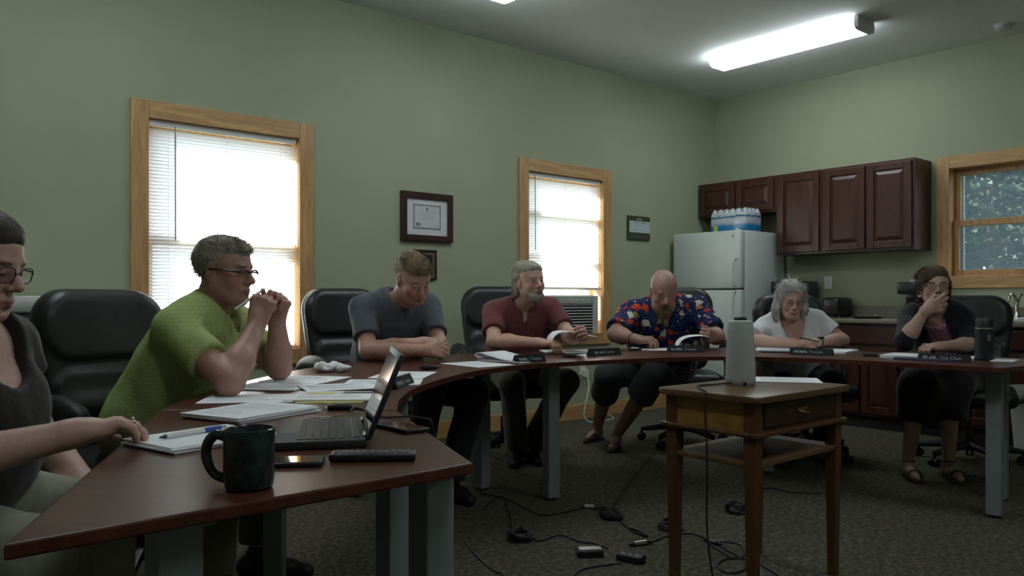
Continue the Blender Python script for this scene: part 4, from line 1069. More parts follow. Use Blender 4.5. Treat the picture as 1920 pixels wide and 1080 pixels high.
for lb, p, an, s in [('black adapter box with a shiny lid on the carpet', (1105, 1042), .1, 1), ('black adapter box with pale buttons nearest the bottom of the picture', (1183, 1052), -.6, 0)]:
    q_ = fl_(*p, 0)
    o = thing('audio_adapter', lb, 'adapter', (q_.x, q_.y, 0), an, 'adapter boxes on the carpet')
    k = MB(); k.box((-.055, -.03, .0005), (.055, .03, .03), .008, 3); k.build('case', m_black, o, smooth=True)
    k = MB()
    if s: k.box((-.045, -.022, .0295), (.05, .022, .0325), .003); k.build('lid', mat('adapter_lid', (.14, .145, .14), .25, .05), o)
    else:
        for x in (-.03, 0, .03): k.box((x - .008, -.012, .0295), (x + .008, -.004, .032), .001)
        k.build('button', m_inkl, o)
cable('thin black cable crossing the carpet from the near table to the left coil', [(905, 955), (940, 930), (955, 965), (960, 1000)])
cable('black cable sagging from the table shade to the middle coil', [(900, 925), (950, 935), (990, 955), (1020, 966), (1060, 960), (1090, 952)])
cable('black cable from the left coil to the adapter box', [(992, 1005), (1012, 1014), (1050, 1003), (1085, 1015), (1110, 1018), (1140, 1028)])
cable('black cable from the middle coil up towards the bald man\'s chair', [(1140, 960), (1160, 935), (1180, 905), (1200, 880), (1225, 850)])
cable('black cable from the middle coil to the silver connector', [(1160, 972), (1170, 985), (1185, 992)])
cable('black cable from the silver connectors to the side table leg', [(1222, 1016), (1250, 1005), (1290, 1000), (1325, 1010), (1370, 1035), (1390, 1045)])
cable('looped black cable under the front of the side table', [(1340, 1015), (1385, 1020), (1395, 1040), (1375, 1046), (1345, 1030), (1320, 1012)])
cable('ring of black cable on the carpet at the foot of the side table', [(1400, 1052), (1395, 1068), (1365, 1074), (1345, 1062), (1355, 1050), (1385, 1046), (1420, 1056), (1470, 1085)])
cable('black cable at the bottom of the picture beside the near table leg', [(870, 1010), (895, 1042), (925, 1068), (945, 1078), (950, 1100)])
cable('black cable along the bottom edge behind the adapter boxes', [(1070, 1085), (1090, 1068), (1130, 1060), (1165, 1056)])
cable('faint black cable on the carpet behind the side table', [(1400, 925), (1440, 915), (1480, 922), (1540, 925)])
# ================================================================== PEOPLE
def skin_material(name, base, rough=.5):
    m, nt, b = new_mat(name)
    a = nt.nodes.new('ShaderNodeAttribute'); a.attribute_name = 'Col'
    n = noise(nt, coords(nt), 60, 4); mx = nt.nodes.new('ShaderNodeMix'); mx.data_type = 'RGBA'; mx.blend_type = 'MULTIPLY'; mx.inputs[0].default_value = 1
    r = ramp(nt, n.outputs['Fac'], [(.3, (.88, .84, .84)), (.7, (1.05, 1.03, 1.03))])
    nt.links.new(a.outputs['Color'], mx.inputs[6]); nt.links.new(r.outputs[0], mx.inputs[7]); nt.links.new(mx.outputs[2], b.inputs['Base Color'])
    b.inputs['Roughness'].default_value = rough; b.inputs['Subsurface Weight'].default_value = .08; b.inputs['Subsurface Radius'].default_value = (.01, .004, .002)
    n2 = noise(nt, coords(nt), 350, 3); bump(nt, b, n2.outputs['Fac'], .12, .002)
    return m
m_skin = skin_material('skin', None)
def hair_mat(name, c):
    return mat(name, c, .6, .35, 30, .7, bscale=140, bdist=.006, stretch=(1, 1, .35), spec=.3)
def cloth(name, c, var=.1, sc=25, bmp=.35, rough=.85): return mat(name, c, rough, var, sc, bmp, bscale=22, bdist=.012, spec=.2, sheen=.15)

def nrm(v): v = np.array(v, float); return v / np.linalg.norm(v)
def frame_from(fwd, pitch=0, roll=0):
    f = nrm([fwd[0], fwd[1], 0]); p = math.radians(pitch); h = np.array([f[0] * math.cos(p), f[1] * math.cos(p), math.sin(p)])
    left = np.array([-f[1], f[0], 0.0]); up = np.cross(h, left)
    r = math.radians(roll); l2 = left * math.cos(r) + up * math.sin(r); u2 = up * math.cos(r) - left * math.sin(r)
    return np.stack([l2, h, u2], 1)                               # columns: left, forward, up
class Head:
    def __init__(self, c, fwd, pitch=0, roll=0, s=1.0, wide=1.0):
        self.c = np.array(c, float); self.R = frame_from(fwd, pitch, roll); self.s = s; self.w = wide
    def p(self, x, y, z): return self.c + self.R @ (np.array([x * self.w, y, z]) * self.s)
    def loc(self, V_): q = (V_ - self.c) @ self.R / self.s; q[:, 0] /= self.w; return q
def head_prims(F_, h, female=False, nose=1.0, jowl=0.0, ears=True):
    s = h.s; R = h.R; w = h.w
    def E(c, r, k=.015, op='add'): F_.ell(h.p(*c), np.array([r[0] * w, r[1], r[2]]) * s, R, k * s, op)
    def C(a, b_, ra, rb=None, k=.008, op='add'): F_.cap(h.p(*a), h.p(*b_), ra * s, (rb if rb is not None else ra) * s, k * s, op)
    j = .9 if female else 1.0
    E((0, -.018, .038), (.074, .094, .082), .02); E((0, .022, .03), (.066, .068, .07), .03)
    E((0, .028, -.03), (.058 * j, .060, .082), .03); E((0, .040, -.076), (.046 * j, .046, .036), .03)
    E((0, .076, -.100), (.017, .014, .014), .025)
    for q in (-1, 1):
        C((q * .045 * j, -.005, -.045), (q * .026 * j, .06, -.098), .022, .016, .03)       # jaw line
        E((q * .040, .062, -.030), (.021, .020, .022), .022)                                # cheek
        if jowl: E((q * .044, .045, -.085), (.024 * jowl, .03, .026), .025)
    C((-.032, .080, .022), (.032, .080, .022), .010, None, .014)                            # brow
    for q in (-1, 1): E((q * .031, .101, .001), (.017, .017, .011), .012, 'sub')            # sockets
    for q in (-1, 1):
        E((q * .031, .077, -.001), (.0135, .0135, .0125), .003)
        C((q * .044, .073, .004), (q * .018, .084, .006), .0055, None, .006)                 # upper lid
        C((q * .042, .074, -.009), (q * .019, .083, -.010), .0045, None, .006)
    C((0, .086, .012), (0, .108 * (1 + .03 * nose), -.028), .0075, .0115 * nose, .012)      # nose
    for q in (-1, 1): E((q * .0115 * nose, .098, -.034), (.0085, .010, .008), .008)
    E((0, .084, -.062), (.026, .014, .016), .014)
    C((-.019, .088, -.064), (.019, .088, -.064), .0042, None, .006); C((0, .0955, -.063), (0, .0955, -.063), .005, None, .008)
    C((-.016, .088, -.074), (.016, .088, -.074), .0052, None, .006)
    C((-.022, .094, -.069), (.022, .094, -.069), .0016, None, .003, 'sub')
    C((0, .088, -.085), (0, .090, -.085), .006, None, .01, 'sub')
    if ears:
        for q in (-1, 1):
            E((q * .075, -.008, -.006), (.008, .019, .031), .006); E((q * .071, -.002, -.03), (.007, .01, .012), .006)
            E((q * .083, -.002, -.002), (.006, .010, .017), .004, 'sub')
def head_colors(V_, col, h, skin, lips, brow, iris=(.06, .04, .03), stubble=None, closed=False, blush=.0):
    q = h.loc(V_); x, y, z = q[:, 0], q[:, 1], q[:, 2]
    def put(mask, c, a=1.0):
        m = np.clip(mask, 0, 1)[:, None] * a; col[:] = col * (1 - m) + np.array(c) * m
    def blob(cx, cy, cz, rx, ry, rz, soft=.35):
        d = np.sqrt(((x - cx) / rx) ** 2 + ((y - cy) / ry) ** 2 + ((z - cz) / rz) ** 2); return (1 - d) / soft + .5
    if stubble is not None:
        st, a = stubble
        m = np.clip(blob(0, .055, -.092, .075, .07, .05), 0, 1) * np.clip((y - .0) / .03, 0, 1); put(m, st, a)
    for s_ in (-1, 1):
        put(blob(s_ * .042, .07, -.032, .026, .03, .022, .8), np.array(skin) * np.array([1.1, .8, .75]), .55)
        put(blob(s_ * .032, .088, .021, .019, .03, .0048, .5), brow, .85)
        if closed: put(blob(s_ * .031, .09, -.004, .014, .03, .0022, .6), (.03, .015, .012), .9)
        else:
            put(blob(s_ * .031, .094, -.002, .0115, .012, .0052, .3), (.50, .48, .46)); put(blob(s_ * .031, .094, -.002, .0052, .012, .0056, .3), iris)
            put(blob(s_ * .031, .094, .0042, .014, .014, .0018, .6), (.03, .018, .014), .8)
    put(blob(0, .112, -.03, .016, .02, .016, .8), np.array(skin) * np.array([1.1, .78, .74]), .5)
    put(blob(0, .094, -.069, .023, .02, .0105, .4), lips, .8); put(blob(0, .096, -.069, .022, .02, .0017, .5), np.array(lips) * .45, .65)
    for s_ in (-1, 1): put(blob(s_ * .0085, .104, -.0405, .0045, .006, .003, .6), (.03, .012, .01), .8)
    for s_ in (-1, 1): put(blob(s_ * .078, -.004, -.005, .012, .016, .026, .6), np.array(skin) * np.array([1.05, .75, .7]), .5)
FL = [.068, .076, .071, .056]
def hand_prims(F_, wrist, fwd, palm, side, curls=(25, 25, 25, 25), spread=8, thumb=(35, 15), s=1.0, nails=None):
    f = nrm(fwd); n = np.array(palm, float); n = nrm(n - f * (n @ f)); lat = np.cross(f, n) * side     # lat points to the thumb
    w = np.array(wrist, float); info = []
    offs = [.030, .010, -.011, -.030]; adv = [.086, .090, .086, .078]
    F_.cap(w - f * .01, w + f * .03, .024 * s, .026 * s, .02)
    kn = []
    for i in range(4):
        K = w + (f * adv[i] + lat * offs[i] - n * .004) * s; kn.append(K)
        F_.cap(w + (f * .018 + lat * offs[i] * .55) * s, K, .0145 * s, .0115 * s, .014)
    F_.ell(w + (f * .045 + n * .008) * s, np.array([.036, .042, .014]) * s, np.stack([lat, f, n], 1), .012)
    for i in range(4):
        a = math.radians(spread * (1.5 - i) / 1.5); d = f * math.cos(a) + lat * math.sin(a); p = kn[i]; L = FL[i] * s
        c = curls[i]; ang = 0
        for seg, (fr, cc) in enumerate(zip((.46, .30, .24), (c, c * 1.15, c * .75))):
            ang += math.radians(cc); dd = d * math.cos(ang) + n * math.sin(ang)
            q = p + dd * L * fr; r0, r1 = [(.0100, .0088), (.0088, .0080), (.0080, .0066)][seg]
            F_.cap(p, q, r0 * s, r1 * s, .0035 if seg else .006)
            F_.ell(p, np.array([1, 1, 1]) * r0 * 1.08 * s, None, .004)
            p = q
        info.append(p)
    ta, tb = [math.radians(t) for t in thumb]
    b0 = w + (f * .018 + lat * .020 + n * .006) * s
    d1 = nrm(f * math.cos(ta) + lat * math.sin(ta) + n * .25); p1 = b0 + d1 * .040 * s
    d2 = nrm(f * math.cos(ta - tb) + lat * math.sin(ta - tb) + n * .35); p2 = p1 + d2 * .032 * s
    d3 = nrm(f * math.cos(ta - 2 * tb) + lat * math.sin(ta - 2 * tb) + n * .4); p3 = p2 + d3 * .026 * s
    F_.cap(b0, p1, .0165 * s, .0118 * s, .012); F_.cap(p1, p2, .0112 * s, .0098 * s, .004); F_.cap(p2, p3, .0100 * s, .0076 * s, .004)
    return info
class Torso:
    def __init__(self, P, N, fwd, sw=.185, drop=.045):
        self.P, self.N = np.array(P, float), np.array(N, float); self.up = nrm(self.N - self.P); f = nrm([fwd[0], fwd[1], 0])
        left = np.array([-f[1], f[0], 0]); left = nrm(left - self.up * (left @ self.up)); self.left = left; self.fwd = np.cross(left, self.up); self.L = np.linalg.norm(self.N - self.P)
        self.R = np.stack([left, self.fwd, self.up], 1); self.sw = sw
        self.shL = self.N + left * sw - self.up * drop; self.shR = self.N - left * sw - self.up * drop
    def pt(self, l, f, u): return self.P + self.left * l + self.fwd * f + self.up * u
    def prims(self, F_, g, chest=(.17, .115), belly=(.165, .125), hip=(.175, .125), bust=0, k=.06, bo=.02):
        L = self.L
        F_.ell(self.pt(0, 0, .02), (hip[0] + g, hip[1] + g, .14 + g), self.R, k)
        F_.ell(self.pt(0, bo, L * .40), (belly[0] + g, belly[1] + g, .19 + g), self.R, k)
        F_.ell(self.pt(0, .012, L * .74), (chest[0] + g, chest[1] + g, .17 + g), self.R, k)
        a, b_ = self.shL, self.shR
        F_.cap(a + self.left * -.035, b_ + self.left * .035, .052 + g, None, k)
        F_.cap(self.N + self.up * .01 + self.left * .03, a - self.left * .02, .040 + g, .042 + g, .04); F_.cap(self.N + self.up * .01 - self.left * .03, b_ + self.left * .02, .040 + g, .042 + g, .04)
        if bust:
            for s_ in (-1, 1): F_.ell(self.pt(s_ * .08, chest[1] * .75 + .01, L * .62), (bust + g, bust * .95 + g, bust + g), self.R, .05)

def glasses(name, h, mt, parent, frame_r=.0016, half=False, lens=None, dz=0, w_=.0225, hh=.016):
    k = MB(); org = h.c
    def pt(x, y, z): return Vector(h.p(x, y, z) - org)
    for s_ in (-1, 1):
        P = []
        for i in range(16):
            a = 2 * PI * i / 16; cx, sz = math.cos(a), math.sin(a); ex = abs(cx) ** .7 * (1 if cx > 0 else -1) * w_; ez = abs(sz) ** .7 * (1 if sz > 0 else -1) * hh
            P.append((s_ * .033 + ex, .1035 - abs(s_ * .033 + ex) * .10, ez - .003 + dz))
        if half: P = [p for p in P if p[2] > -.004 + dz]; P.sort(key=lambda p: p[0]); k.tube([pt(*p) for p in P], frame_r * 1.2 * h.s, 6)
        else: k.tube([pt(*p) for p in P], frame_r * h.s, 6, closed=True)
        tx = s_ * (.033 + w_)
        k.tube([pt(tx, .099, .003 + dz), pt(s_ * .073, .085, .004 + dz), pt(s_ * .078, .02, .006), pt(s_ * .079, -.012, .006), pt(s_ * .077, -.03, -.012)], frame_r * h.s * (1.3), 6)
    k.tube([pt(-.033 + w_, .103, .001 + dz), pt(0, .1065, .004 + dz), pt(.033 - w_, .103, .001 + dz)], frame_r * h.s, 6)
    o = k.build('eyeglasses', mt, parent, smooth=True); o.location = org - np.array(parent.location)
    k = MB()
    for s_ in (-1, 1):
        P = []
        for i in range(14):
            a = 2 * PI * i / 14; cx, sz = math.cos(a), math.sin(a); ex = abs(cx) ** .7 * (1 if cx > 0 else -1) * w_; ez = abs(sz) ** .7 * (1 if sz > 0 else -1) * hh
            P.append(pt(s_ * .033 + ex, .1035 - abs(s_ * .033 + ex) * .10, ez - .003 + dz))
        k._fin([k.bm.faces.new([k.bm.verts.new(p) for p in P])])
    k.build('lenses', MATS['lens'], o)
    return o
MATS['lens'] = glass_mat('eyeglass_lens', (.95, .96, .96), .10)

def hair_field(h, h_res=.0045, pad=.16):
    c = h.c; return Field(c - pad * 1.25, c + pad * 1.25, h_res)
def hE(F_, h, c, r, k=.015, op='add'): F_.ell(h.p(*c), np.array([r[0] * h.w, r[1], r[2]]) * h.s, h.R, k * h.s, op)
def hC(F_, h, a, b_, ra, rb=None, k=.012, op='add'): F_.cap(h.p(*a), h.p(*b_), ra * h.s, (ra if rb is None else rb) * h.s, k * h.s, op)
def hair_mesh(name, F_, h, m, parent, amp=.0025, f=(170, 60, 90), it=0, n=5000, L=(.008, .017), lift=.30, flow='short', wd=.0011, seed=1, wild=.16):
    V_, Q = F_.verts_faces()
    q = h.loc(V_); nn = V_ - h.c; nn /= np.linalg.norm(nn, axis=1)[:, None]
    qq = q * np.array(f) / 100.0
    d = amp * (.6 * wob(qq, 100, 1) + .4 * wob(qq, 230, 2)); V_ = V_ + nn * d[:, None]
    rs = np.random.RandomState(seed); k = rs.randint(0, len(Q), n); A = V_[Q[k]]
    u_, w_ = rs.rand(n, 1), rs.rand(n, 1); P = (A[:, 0] * (1 - u_) + A[:, 1] * u_) * (1 - w_) + (A[:, 3] * (1 - u_) + A[:, 2] * u_) * w_
    N_ = np.cross(A[:, 2] - A[:, 0], A[:, 3] - A[:, 1]); N_ /= np.maximum(np.linalg.norm(N_, axis=1)[:, None], 1e-9)
    out = P - h.c; N_ *= np.sign((N_ * out).sum(1))[:, None]; N_ = .5 * N_ + .5 * out / np.linalg.norm(out, axis=1)[:, None]
    lp = h.loc(P); z, y = lp[:, 2], lp[:, 1]
    if flow == 'short': fl = np.stack([lp[:, 0] * 3, np.where(z > .07, .6, -.35), np.where(z > .07, .05, -.8)], 1)
    elif flow == 'back': fl = np.stack([lp[:, 0] * 1, np.full(n, -1.0), np.where(z > .03, .1, -.35)], 1)
    elif flow == 'beard': fl = np.stack([lp[:, 0] * 1, np.full(n, .3), np.full(n, -.9)], 1)
    elif flow == 'side': fl = np.stack([np.where(z > .04, -1.0, lp[:, 0] * 3), np.full(n, .05), np.where(z > .06, -.15, -.9)], 1)
    else: fl = np.stack([lp[:, 0] * 5 * (z > .05), np.where(z > .06, .1, -.1), np.where(z > .09, -.2, -1.0)], 1)
    fl = fl + rs.normal(size=(n, 3)) * wild; fl = fl @ h.R.T; fl /= np.linalg.norm(fl, axis=1)[:, None]
    D = fl * (1 - lift) + N_ * lift; D /= np.linalg.norm(D, axis=1)[:, None]
    S = np.cross(D, N_); S /= np.maximum(np.linalg.norm(S, axis=1)[:, None], 1e-6)
    Ls = rs.uniform(L[0], L[1], (n, 1)) * h.s; base = P - N_ * .002
    mid = base + D * Ls * .55; tip = base + (D * .8 + fl * .35) * Ls
    if flow in ('long', 'side'):                                  # keep the face clear
        tl = h.loc(tip); ok = ~((tl[:, 1] > .045) & (np.abs(tl[:, 0]) < .062) & (tl[:, 2] < .062)); base, mid, tip, S = base[ok], mid[ok], tip[ok], S[ok]; n = len(base)
    R_ = np.stack([base - S * wd, base + S * wd, mid + S * wd, mid - S * wd, tip + S * wd * .25, tip - S * wd * .25], 1)
    o0 = len(V_) + np.arange(n) * 6
    Q2 = np.concatenate([np.stack([o0, o0 + 1, o0 + 2, o0 + 3], 1), np.stack([o0 + 3, o0 + 2, o0 + 4, o0 + 5], 1)])
    return np_mesh(name, np.concatenate([V_, R_.reshape(-1, 3)]), np.concatenate([Q, Q2]), m, parent, origin=np.array(parent.location))

def person(label, J):
    T = J['torso']; h = J['head']; skin = J['skin']; loc = np.array([T.P[0], T.P[1], 0.0])
    pts = [T.P, T.N, h.c] + [np.array(J[k_]) for k_ in ('elL', 'elR', 'wrL', 'wrR', 'knL', 'knR', 'anL', 'anR')]
    pts = np.array(pts); lo = pts.min(0) - .3; hi = pts.max(0) + .3; lo[2] = -.05; hi[2] = h.c[2] + .2
    fine = [(h.c - .15, h.c + .15)]
    for s_ in 'LR':
        hd_ = J['hand' + s_]; c = np.array(J['wr' + s_]) + nrm(hd_['fwd']) * .085; fine.append((c - .10, c + .10))
    F_ = Field(lo, hi, .011, fine, .0036)
    a = J.get('arm', 1.0); lg = J.get('legr', 1.0)
    T.prims(F_, -.012, **J['body'])
    F_.cap(T.N - T.up * .05, h.p(0, -.022, -.05), .057 * J.get('neck', 1), .055 * J.get('neck', 1), .03)
    F_.cap(T.N - T.up * .02, h.p(0, .01, -.075), .045 * J.get('neck', 1), .04 * J.get('neck', 1), .03)
    for s_, sh in (('L', T.shL), ('R', T.shR)):
        e, w_ = np.array(J['el' + s_]), np.array(J['wr' + s_])
        F_.cap(sh, e, .050 * a, .041 * a, .03); F_.cap(e, e + (w_ - e) * .35, .042 * a, .044 * a, .02); F_.cap(e + (w_ - e) * .3, w_, .044 * a, .026 * min(a, 1.1), .02)
        hip = T.pt(.095 if s_ == 'L' else -.095, .02, -.02); kn, an = np.array(J['kn' + s_]), np.array(J['an' + s_])
        F_.cap(hip, kn, .080 * lg, .056 * lg, .04); F_.cap(kn, kn + (an - kn) * .35, .055 * lg, .054 * lg, .03); F_.cap(kn + (an - kn) * .3, an, .054 * lg, .033 * lg, .03)
        td = nrm(np.append(J['toe' + s_], 0)); F_.cap(an + np.array([0, 0, -.045]) - td * .03, an + np.array([0, 0, -.055]) + td * .09, .033, .03, .03); F_.cap(an + np.array([0, 0, -.06]) + td * .08, an + np.array([0, 0, -.068]) + td * .155, .032, .02, .02)
    head_prims(F_, h, **J.get('face', {}))
    for s_ in 'LR':
        q = dict(J['hand' + s_]); hand_prims(F_, J['wr' + s_], q.pop('fwd'), q.pop('palm'), 1 if s_ == 'R' else -1, **q)
    V_, Q = F_.verts_faces()
    col = np.tile(np.array(skin, float), (len(V_), 1))
    hc = J.get('colors', {}); near = np.linalg.norm(V_ - h.c, axis=1) < .17
    sub = col[near]; head_colors(V_[near], sub, h, skin, hc.get('lips', (skin[0] * .75, skin[1] * .45, skin[2] * .45)), hc.get('brow', (.1, .07, .05)), hc.get('iris', (.06, .05, .04)), hc.get('stubble'), hc.get('closed', False)); col[near] = sub
    for s_ in 'LR':                                                # knuckles and fingertips a little redder
        c = np.array(J['wr' + s_]) + nrm(J['hand' + s_]['fwd']) * .12; d = np.linalg.norm(V_ - c, axis=1); m = np.clip(1 - d / .09, 0, 1)[:, None] * .4
        col = col * (1 - m) + np.array(skin) * np.array([1.05, .82, .78]) * m
    o = np_mesh('person', V_, Q, m_skin, None, col, loc); o.location = loc
    tag(o, label, 'person'); return o
def lens_(a, b_): return float(np.linalg.norm(np.array(a) - np.array(b_)))

def top(o, T, J, m, g=.014, sleeves=((.55, .062, .060), (.55, .062, .060)), neck=None, hem=-.12, name='shirt', collar=None, res=.008, fold=.004, ff=26, extra=None, armhole=None):
    pts = np.array([T.P, T.N, T.shL, T.shR, J['elL'], J['elR']]); lo = pts.min(0) - .28; hi = pts.max(0) + .22
    F_ = Field(lo, hi, res)
    T.prims(F_, g, **J['body'])
    for s_, sh, sl in (('L', T.shL, sleeves[0]), ('R', T.shR, sleeves[1])):
        if sl is None: continue
        e = np.array(J['el' + s_]); w_ = np.array(J['wr' + s_]); t, r0, r1 = sl
        if t <= 1: F_.cap(sh, sh + (e - sh) * t, r0, r1, .03, cut=True)
        else:
            F_.cap(sh, e, r0, r1, .03); F_.cap(e, e + (w_ - e) * (t - 1), r1, r1 * .85, .015, cut=True)
    if extra: extra(F_)
    if collar:
        cr, ct = collar
        for i in range(14):
            a0 = 2 * PI * i / 14; a1 = 2 * PI * (i + 1) / 14
            def cp(a_):
                fr = .5 - .5 * math.cos(a_)                           # 1 at the throat
                return T.N + T.left * math.sin(a_) * cr + T.fwd * (-math.cos(a_) * cr * .95 + .012) + T.up * (.038 - .075 * max(0, -math.cos(a_)) ** 1.5) 
            F_.cap(cp(a0), cp(a1), ct, None, .008)
    if neck: neck(F_)
    F_.half(T.pt(0, 0, hem), -T.up)
    V_, Q = F_.verts_faces()
    n = V_ - T.pt(0, 0, .25); n /= np.linalg.norm(n, axis=1)[:, None]
    V_ = V_ + n * (fold * wob(V_, ff, 3) + fold * .5 * wob(V_ * np.array([1, 1, .6]), ff * 2.2, 1))[:, None]
    return np_mesh(name, V_, Q, m, o, origin=np.array(o.location), smooth_iter=1)
def trousers(o, T, J, m, g=.02, to=.9, name='trousers', hemr=.075, kr=.075, lap=True):
    pts = np.array([T.P] + [J[k_] for k_ in ('knL', 'knR', 'anL', 'anR')]); F_ = Field(pts.min(0) - .25, pts.max(0) + .25, .009)
    F_.ell(T.pt(0, 0, 0), (J['body']['hip'][0] + g - .004, J['body']['hip'][1] + g - .004, .15), T.R, .05)
    for s_ in 'LR':
        hip = T.pt(.095 if s_ == 'L' else -.095, .02, -.02); kn, an = np.array(J['kn' + s_]), np.array(J['an' + s_])
        F_.cap(hip, kn, .085 * J.get('legr', 1) + g * .6, kr, .05)
        F_.cap(kn, kn + (an - kn) * to, kr, hemr, .03, cut=True)
    F_.half((0, 0, T.P[2] + .15), (0, 0, 1))
    V_, Q = F_.verts_faces(); n = V_ - T.P; n /= np.linalg.norm(n, axis=1)[:, None]
    V_ = V_ + n * (.005 * wob(V_, 30, 2))[:, None]
    return np_mesh(name, V_, Q, m, o, origin=np.array(o.location), smooth_iter=1)
def shoes(o, J, m, name='shoe', up=.06):
    for s_ in 'LR':
        an = np.array(J['an' + s_]); td = nrm(np.append(J['toe' + s_], 0)); F_ = Field(an - .26, an + .26, .008)
        F_.cap(an + np.array([0, 0, -.05]) - td * .035, an + np.array([0, 0, -.06]) + td * .10, .048, .044, .02); F_.cap(an + np.array([0, 0, -.06]) + td * .1, an + np.array([0, 0, -.07]) + td * .175, .043, .032, .02)
        F_.cap(an, an + np.array([0, 0, up - .06]), .045, None, .02)
        F_.half((0, 0, .002), (0, 0, -1)); F_.half(an + np.array([0, 0, up]), (0, 0, 1))
        np_mesh(name, *F_.verts_faces(), m, o, origin=np.array(o.location))
def v3(p): return np.array([p[0], p[1], p[2]], float)
SK = (.40, .215, .155)

# ---------------------------------------------------------------- man in the green shirt
def hawaiian():
    m, nt, b = new_mat('floral_shirt')
    v = coords(nt); nz = noise(nt, v, 26, 4); ad = nt.nodes.new('ShaderNodeVectorMath'); ad.operation = 'MULTIPLY_ADD'
    ad.inputs[1].default_value = (.075, .075, .075); nt.links.new(nz.outputs['Color'], ad.inputs[0]); nt.links.new(v, ad.inputs[2])
    def vor(sc, th, stops, prev):
        vo = nt.nodes.new('ShaderNodeTexVoronoi'); vo.inputs['Scale'].default_value = sc; nt.links.new(ad.outputs[0], vo.inputs['Vector'])
        sp = nt.nodes.new('ShaderNodeSeparateColor'); nt.links.new(vo.outputs['Color'], sp.inputs[0])
        r = ramp(nt, sp.outputs[0], stops); r.color_ramp.interpolation = 'CONSTANT'
        lt = nt.nodes.new('ShaderNodeMapRange'); lt.inputs[1].default_value = th; lt.inputs[2].default_value = th * .8; lt.inputs[3].default_value = 0; lt.inputs[4].default_value = 1
        nt.links.new(vo.outputs['Distance'], lt.inputs[0])
        mx = nt.nodes.new('ShaderNodeMix'); mx.data_type = 'RGBA'; nt.links.new(lt.outputs[0], mx.inputs[0])
        if prev is None: mx.inputs[6].default_value = (.012, .018, .075, 1)
        else: nt.links.new(prev, mx.inputs[6])
        nt.links.new(r.outputs[0], mx.inputs[7]); return mx.outputs[2]
    c = vor(42, .36, [(0, (.014, .02, .085)), (.45, (.02, .06, .16)), (.6, (.50, .50, .43)), (.72, (.05, .10, .04)), (.85, (.03, .03, .14))], None)
    c = vor(18, .50, [(0, (.55, .055, .025)), (.20, (.58, .55, .44)), (.42, (.62, .20, .04)), (.52, (.015, .02, .09)), (.70, (.38, .05, .03)), (.80, (.30, .28, .10)), (.88, (.014, .02, .085))], c)
    c = vor(46, .22, [(0, (.58, .56, .46)), (.3, (.5, .1, .04)), (.5, (.014, .02, .085)), (.8, (.5, .45, .28))], c)
    nt.links.new(c, b.inputs['Base Color']); b.inputs['Roughness'].default_value = .8; b.inputs['Specular IOR Level'].default_value = .2
    n2 = noise(nt, v, 22, 4); bump(nt, b, n2.outputs['Fac'], .3, .012); return m
def checked():
    m, nt, b = new_mat('green_check_cloth')
    t = nt.nodes.new('ShaderNodeTexCoord'); out = []
    for ax in range(3):
        s_ = nt.nodes.new('ShaderNodeSeparateXYZ'); nt.links.new(t.outputs['Object'], s_.inputs[0])
        q = nt.nodes.new('ShaderNodeMath'); q.operation = 'MULTIPLY'; q.inputs[1].default_value = 2 * PI / .013; nt.links.new(s_.outputs[ax], q.inputs[0])
        c = nt.nodes.new('ShaderNodeMath'); c.operation = 'COSINE'; nt.links.new(q.outputs[0], c.inputs[0]); out.append(c.outputs[0])
    mxm = nt.nodes.new('ShaderNodeMath'); mxm.operation = 'MAXIMUM'; nt.links.new(out[0], mxm.inputs[0]); nt.links.new(out[2], mxm.inputs[1])
    r = ramp(nt, mxm.outputs[0], [(.55, (.35, .42, .16)), (.9, (.40, .47, .19))]); e = r.color_ramp.elements.new(1.0); e.color = (.21, .28, .09, 1)
    nt.links.new(r.outputs[0], b.inputs['Base Color']); b.inputs['Roughness'].default_value = .85; b.inputs['Specular IOR Level'].default_value = .2
    n2 = noise(nt, coords(nt), 18, 4); bump(nt, b, n2.outputs['Fac'], .4, .014); return m

m_jeans = cloth('dark_trousers', (.022, .024, .028)); m_shoe = mat('dark_shoe', (.012, .011, .010), .5, .1)
def check(nm, J):
    T = J['torso']
    print(nm, 'torso %.2f' % T.L, ' '.join('%s ua %.2f fa %.2f th %.2f sh %.2f' % (s_, lens_(T.shL if s_ == 'L' else T.shR, J['el' + s_]), lens_(J['el' + s_], J['wr' + s_]), lens_(T.P, J['kn' + s_]), lens_(J['kn' + s_], J['an' + s_])) for s_ in 'LR'))

